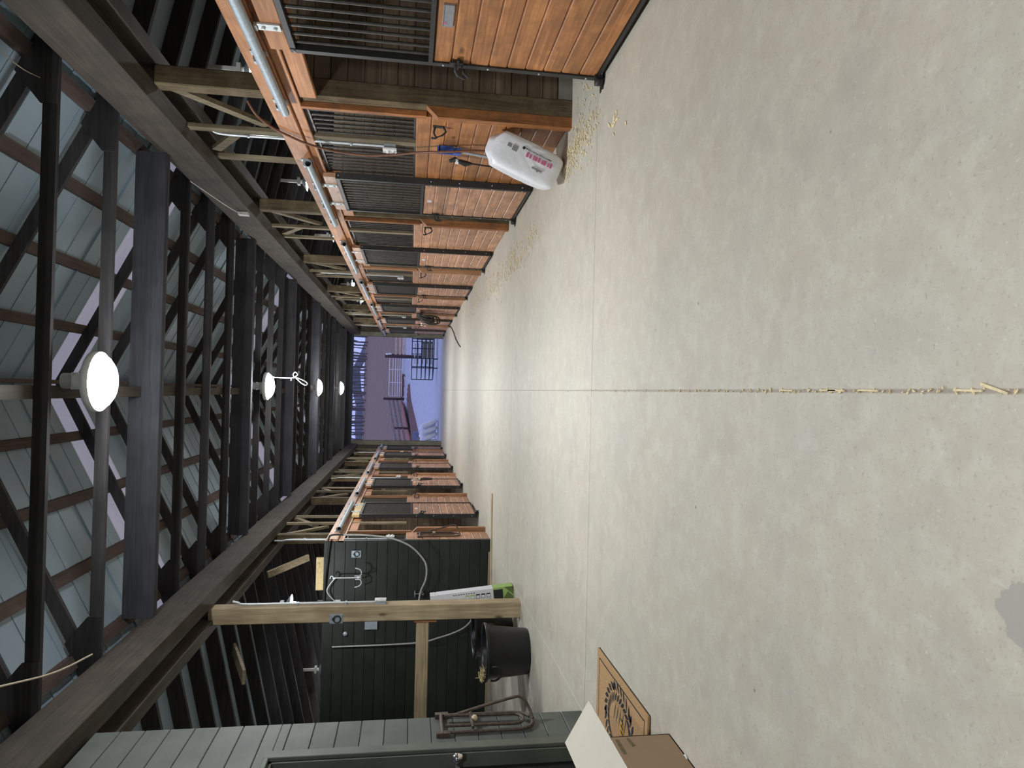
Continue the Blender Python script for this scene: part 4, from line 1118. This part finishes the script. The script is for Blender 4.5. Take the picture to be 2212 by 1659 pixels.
for i in range(5):
    y = random.uniform(1.2, 2.2); a.prism([(.026, y, .002), (.031, y, .002), (.033, y + .08, .002), (.028, y + .08, .002)], (0, 0, .004))
a.prism([(.04, 1.36, .002), (.048, 1.36, .002), (.026, 1.29, .002), (.02, 1.29, .002)], (0, 0, .004))
o = obj('joint_debris', a, M_SHAV); tag(o, 'pale chips and grit packed in the middle floor joint', 'debris'); o['kind'] = 'stuff'
a = MB(); a.tube(arc((-1.62, 2.93, .006), .016, 0, 2 * PI, 16, (1, 0, 0), (0, 1, 0))[:-1], .005, 6, True)
tag(obj('plastic_ring', a, M_PLASTW), 'small white ring lying on the floor near the cardboard box', 'ring')

# loose cables near the roof
for pts, r, m, lab in (
        ([(-1.35, 2.6, 3.59), (-1.7, 4.1, 3.58), (-1.95, 5.0, 3.59), (-2.05, 5.6, 3.59)], .007, M_ROPE, 'pale rope strung under the roof trusses above the tack room'),
        ([(-2.2, 2.9, 3.243), (-2.24, 3.6, 3.24), (-2.29, 4.2, 3.24), (-2.4, 4.35, 3.22)], .006, M_ROPE, 'pale cable along the carrier beam above the tack room'),
        ([(2.0, 3.9, 3.84), (2.04, 4.4, 3.83), (2.02, 4.8, 3.80), (1.98, 4.85, 3.70)], .004, M_ROPE, 'thin white cable under the roof near the first truss'),
        ([(2.1, 7.45, 3.56), (2.06, 7.9, 3.44), (2.08, 8.4, 3.40), (2.10, 8.74, 3.36)], .004, M_PLASTW, 'thin white cable sagging beside the carrier beam')):
    a = MB(); a.tube(smooth_path(pts, 6), r, 6); tag(obj('loose_cable', a, m), lab, 'cable')
a = MB(); a.box(2.10, 2.134, 8.75, 8.84, 3.28, 3.40); tag(obj('cable_box', a, M_PLASTW), 'small white cable box on the side of the carrier beam', 'box')
a = MB(); a.box(-.25, -.12, 3.93, 4.0, 3.62, 3.66); tag(obj('beam_tag', a, M_LATH), 'small pale block on a truss near the first lamp', 'block')
# pale sheets and girts lit above the far side walls
for k, (y0, y1, z0, z1, x) in enumerate(((10.9, 12.6, 2.40, 2.75, -5.94), (15.6, 17.0, 2.35, 2.75, -5.94), (19.4, 20.8, 2.35, 2.75, -5.94), (23.0, 24.8, 2.35, 2.75, -5.94))):
    a = MB(); a.box(x - .02, x, y0, y1, z0, z1)
    tag(obj('plywood_sheet', a, M_PLY), f'pale yellow plywood on the outer wall past the wash stall, {ORD[k]} from the camera', 'plywood', 'plywood on the outer wall')

# ------------------------------------------------------------------ outside the end doorway


def gz(x, y):
    if y < 40: return -0.02
    if y < 66: return -0.02 + 1.44 * ((y - 40) / 26) ** 1.3
    return 1.42 + .097 * (y - 66) + .6 * math.sin(x * .03 + y * .02)


def terrain(name, xs, ys, mat, dz=0):
    m = MB(); nx, ny = len(xs), len(ys)
    m.add([(x, y, gz(x, y) + dz) for y in ys for x in xs], [(j * nx + i, j * nx + i + 1, (j + 1) * nx + i + 1, (j + 1) * nx + i) for j in range(ny - 1) for i in range(nx - 1)], True)
    return struct(name, m, mat)


terrain('ground_yard', [-40 + 4 * i for i in range(21)], [END + 1.15 + 2.0 * i for i in range(22)], M_SNOW)
terrain('ground_hill', [-120 + 8 * i for i in range(31)], [67 + 6 * i for i in range(26)], M_HILL, .02)
m = MB(); nx = 31; vs = []
for j in range(6):
    for i in range(nx):
        x = -90 + 6 * i; vs.append((x, 222 + 8 * j, (15.5 - max(0, x - 4) * .22) + (0, 3.2, 5.2, 6.0, 6.3, 6.4)[j] * .8 + 1.3 * math.sin(x * .11 + 1) + .8 * math.sin(x * .31)))
m.add(vs, [(j * nx + i, j * nx + i + 1, (j + 1) * nx + i + 1, (j + 1) * nx + i) for j in range(5) for i in range(nx - 1)], True)
struct('ground_ridge', m, M_RIDGE)
m = MB(); m.prism([(-1.0, 66.6, gz(0, 66.6) - .1), (-6.5, 52.4, gz(-6, 52.4) - .1), (-60, 52.4, 1.2), (-60, 69, 2.2), (9, 69, 1.75), (9, 66.6, 1.45)], (0, 0, .12))
struct('ground_field', m, M_DIRT)
# bank of dead leaves and dirt at the foot of the hill on the wash stall side
m = MB(); nx, ny = 21, 13; vs = []
for j in range(ny):
    for i in range(nx):
        u, v = i / (nx - 1), j / (ny - 1); x = -8 + 9.5 * u; yf_ = min(66.8, 66 + (x + 1) * 2.59 + .8); y = yf_ - (1.2 + 15 * (1 - u)) * (1 - v)
        vs.append((x, y, gz(x, y) - .04 + (.10 + .06 * math.sin(i * 2.1 + j * 1.7)) * min(1, v * 3) + .5 * math.sin(PI * v) * (1 - u)))
m.add(vs, [(j * nx + i, j * nx + i + 1, (j + 1) * nx + i + 1, (j + 1) * nx + i) for j in range(ny - 1) for i in range(nx - 1)], True)
o = obj('leaf_bank', m, M_LEAF); tag(o, 'dark bank of dead leaves and dirt below the board fence outside', 'leaves'); o['kind'] = 'stuff'
m = MB(); m.lathe([(1.0, 0), (.7, .35), (.3, .8), (.001, 1.15)], 9, -3.05, 41, -.05)
o = obj('dirt_heap', m, M_SPIKE); tag(o, 'pointed grey brown heap behind the white sacks outside', 'heap')
# white pipe gate
t = thing('pipe_gate', (-.6, 66, gz(0, 66)), 'white pipe gate in the fence at the foot of the hill', 'gate'); GW, GH = 3.75, 1.25
a = MB(); a.tube([(0, 0, .08), (0, 0, GH - .1), (.1, 0, GH), (GW, 0, GH), (GW, 0, .08)], .035, 8, True); obj('frame', a, M_GATE, t)
for z in (.27, .47, .68, .93):
    a = MB(); a.tube([(0, 0, z), (GW, 0, z)], .032, 6); obj('rail', a, M_GATE, t)
for x in (1.3, 2.55):
    a = MB(); a.tube([(x, 0, .08), (x, 0, GH)], .03, 6); obj('upright', a, M_GATE, t)


def fence_post(x, y, h, r, label):
    a = MB(); a.lathe([(.001, h), (r, h), (r, -.3), (.001, -.3)], 10); o = obj('fence_post', a, M_FPOST); o.location = (x, y, gz(x, y)); tag(o, label, 'post', 'fence posts outside')


fence_post(-.85, 66, 1.75, .12, 'brown fence post at the end of the white gate')
fence_post(-3.3, 60, 1.55, .10, 'brown post in the middle of the grey board fence')
fence_post(3.3, 66, 1.7, .12, 'brown fence post between the white gate and tan rails')
# board fence swinging towards the barn on the wash stall side
for k, z in enumerate((.45, .82, 1.2)):
    a = MB(); a.prism([(-1.0, 65.9, gz(0, 66) + z - .08), (-6.4, 52, gz(-6, 52) + z - .05), (-6.4, 52, gz(-6, 52) + z + .12), (-1.0, 65.9, gz(0, 66) + z + .09)], (.03, .03, 0))
    tag(obj('fence_board', a, M_FGREY), f"{['lowest', 'middle', 'top'][k]} grey board of the fence beyond the leaf bank", 'board', 'grey fence boards')
    a = MB(); a.prism([(3.22, 65.86, 1.40 + z), (9.5, 65.86, 1.44 + z), (9.5, 65.86, 1.63 + z), (3.22, 65.86, 1.59 + z)], (.0, .05, 0))
    tag(obj('fence_rail', a, M_TAN), f"{['lowest', 'middle', 'top'][k]} tan rail of the fence behind the cattle feeder", 'rail', 'tan fence rails')
# tall post with white insulators
t = thing('utility_post', (2.05, 42.5, -.02), 'tall dark post with white insulators behind the cattle feeder', 'post')
a = MB(); a.lathe([(.001, 2.85), (.10, 2.85), (.11, -.3), (.001, -.3)], 12); obj('pole', a, M_FPOST, t)
for x, z in ((.14, 2.45), (.12, 2.62)):
    a = MB(); a.lathe([(.001, 0), (.07, .02), (.05, .08), (.075, .14), (.03, .2), (.001, .22)], 10, x, -.08, z); obj('insulator', a, M_PLASTW, t)
# cattle feeder: three pipe panels on skids
t = thing('cattle_feeder', (.55, 33.6, -.02), 'dark pipe cattle feeder standing on skids outside the doorway', 'feeder')


def panel(x0, y0, x1, y1, nv, zs, r):
    a = MB(); p, q = Vector((x0, y0, 0)), Vector((x1, y1, 0))
    for z in zs: a.tube([p + Vector((0, 0, z)), q + Vector((0, 0, z))], r, 6)
    for i in range(nv + 1): c = p.lerp(q, i / nv); a.tube([c + Vector((0, 0, zs[0])), c + Vector((0, 0, zs[-1]))], r, 6)
    return a


ZS = (.18, .36, .56, .76, .98, 1.24)
obj('front_panel', panel(.55, 0, 2.9, 0, 5, ZS, .022), M_FEED, t)
obj('side_panel', panel(0, 1.3, .55, 0, 1, ZS, .022), M_FEED, t)
obj('rear_panel', panel(0, 1.3, 2.6, 1.9, 4, ZS, .022), M_FEED, t)
for x in (.55, 1.0, 2.5):
    a = MB(); a.tube(smooth_path([(x, 0, .2), (x, 0, .05), (x, -.35, .0), (x, -.35, .05)], 4), .028, 6); obj('skid', a, M_FEED, t)
for z in (.3, .5, .72, .95, 1.1):
    a = MB(); a.tube([(.75, .25, z), (1.75, .25, z)], .032, 6); obj('cream_bar', a, M_FEEDW, t)
a = MB(); a.box(1.1, 1.9, .8, 1.1, .2, .75); a.box(2.0, 2.5, .8, 1.2, .2, 1.0); obj('dark_tub', a, M_SPIKE, t)
# white sacks
sk0 = None


def sack_mesh():
    b_ = bmesh.new(); bmesh.ops.create_cube(b_, size=1.0); bmesh.ops.subdivide_edges(b_, edges=b_.edges, cuts=6, use_grid_fill=True)
    for v in b_.verts:
        x, y, z = v.co * 2; e = 3.2; n = (abs(x) ** e + abs(y) ** e + abs(z) ** e) ** (1 / e); k = max(abs(x), abs(y), abs(z)) / n
        v.co = (x * k * .40 + .01 * math.sin(7 * y), y * k * .25, z * k * .115 * (1 + .08 * math.sin(6 * x)))
    me = bpy.data.meshes.new('feed_sack'); b_.to_mesh(me); b_.free(); me.polygons.foreach_set('use_smooth', [True] * len(me.polygons)); me.materials.append(M_BAG); return me


sm = sack_mesh()
for k, (x, y, z, rx, ry, lab) in enumerate((
        (-2.36, 31.0, .42, 0, 1.2, 'white feed sack partly behind the doorway jamb, in the outside pile'),
        (-2.07, 31.0, .42, 0, 1.2, 'white feed sack leaning second from the jamb in the outside pile'),
        (-1.78, 31.0, .42, 0, 1.2, 'white feed sack leaning third from the jamb in the outside pile'),
        (-1.48, 31.0, .42, 0, 1.15, 'white feed sack at the outer end of the leaning outside pile'),
        (-1.95, 31.62, .46, 0, 1.2, 'white feed sack standing behind the leaning sacks outside'),
        (-1.62, 31.62, .46, 0, 1.2, 'outermost white feed sack in the rear row of the outside pile'))):
    o = bpy.data.objects.new('feed_sack', sm); COL.objects.link(o); o.location = (x, y, z - .02); o.rotation_euler = (rx, ry, 0); tag(o, lab, 'sack', 'white feed sacks outside')
a = MB(); a.box(-3.0, -1.95, 34.0, 34.5, .55, .68); a.box(-2.9, -2.75, 34.05, 34.4, 0, .55); a.box(-2.2, -2.05, 34.05, 34.4, 0, .55); a.box(-2.6, -2.5, 34.05, 34.4, 0, .55)
a.v = [(v[0] - .1, v[1], v[2] * 1.6 - .02) for v in a.v]
tag(obj('outdoor_bench', a, M_SLATE), 'slate blue bench outside behind the pile of white sacks', 'bench')
# bare trees along the hilltop


def tree_mesh(seed):
    rnd = random.Random(seed); m = MB()

    def br(p, d, l, r, lev):
        q = p + d * l; m.tube([p, p.lerp(q, .5) + Vector((rnd.gauss(0, .1), rnd.gauss(0, .1), 0)) * l * .2, q], [r, r * .8, r * .55], 5, cap=False)
        if lev == 0: return
        for i in range(3 if lev > 1 else 4):
            s = p.lerp(q, rnd.uniform(.45, 1.0)); dd = (d + Vector((rnd.gauss(0, .38), rnd.gauss(0, .3), rnd.uniform(0, .4)))).normalized(); br(s, dd, l * rnd.uniform(.4, .62), r * .5, lev - 1)
    br(Vector((0, 0, -.5)), Vector((rnd.gauss(0, .05), 0, 1)).normalized(), rnd.uniform(6, 9), .24, 3)
    return m


tm = [obj('bare_tree', tree_mesh(40 + i), M_BARK) for i in range(4)]
k = 0
for row, yy in enumerate((190, 197, 204, 211)):
    for i in range(20):
        x = -26 + i * 2.8 + random.uniform(-.7, .7) + row * 1.4
        src = tm[k % 4]; o = src if k < 4 else src.copy()
        if k >= 4: COL.objects.link(o)
        o.location = (x, yy + random.uniform(-1, 1), gz(x, yy) - .9); o.rotation_euler = (0, 0, random.uniform(0, 6)); s = random.uniform(.8, 1.3); o.scale = (s, s, s)
        tag(o, 'bare grey tree in the woods along the hilltop', 'tree', 'bare trees along the hilltop'); k += 1
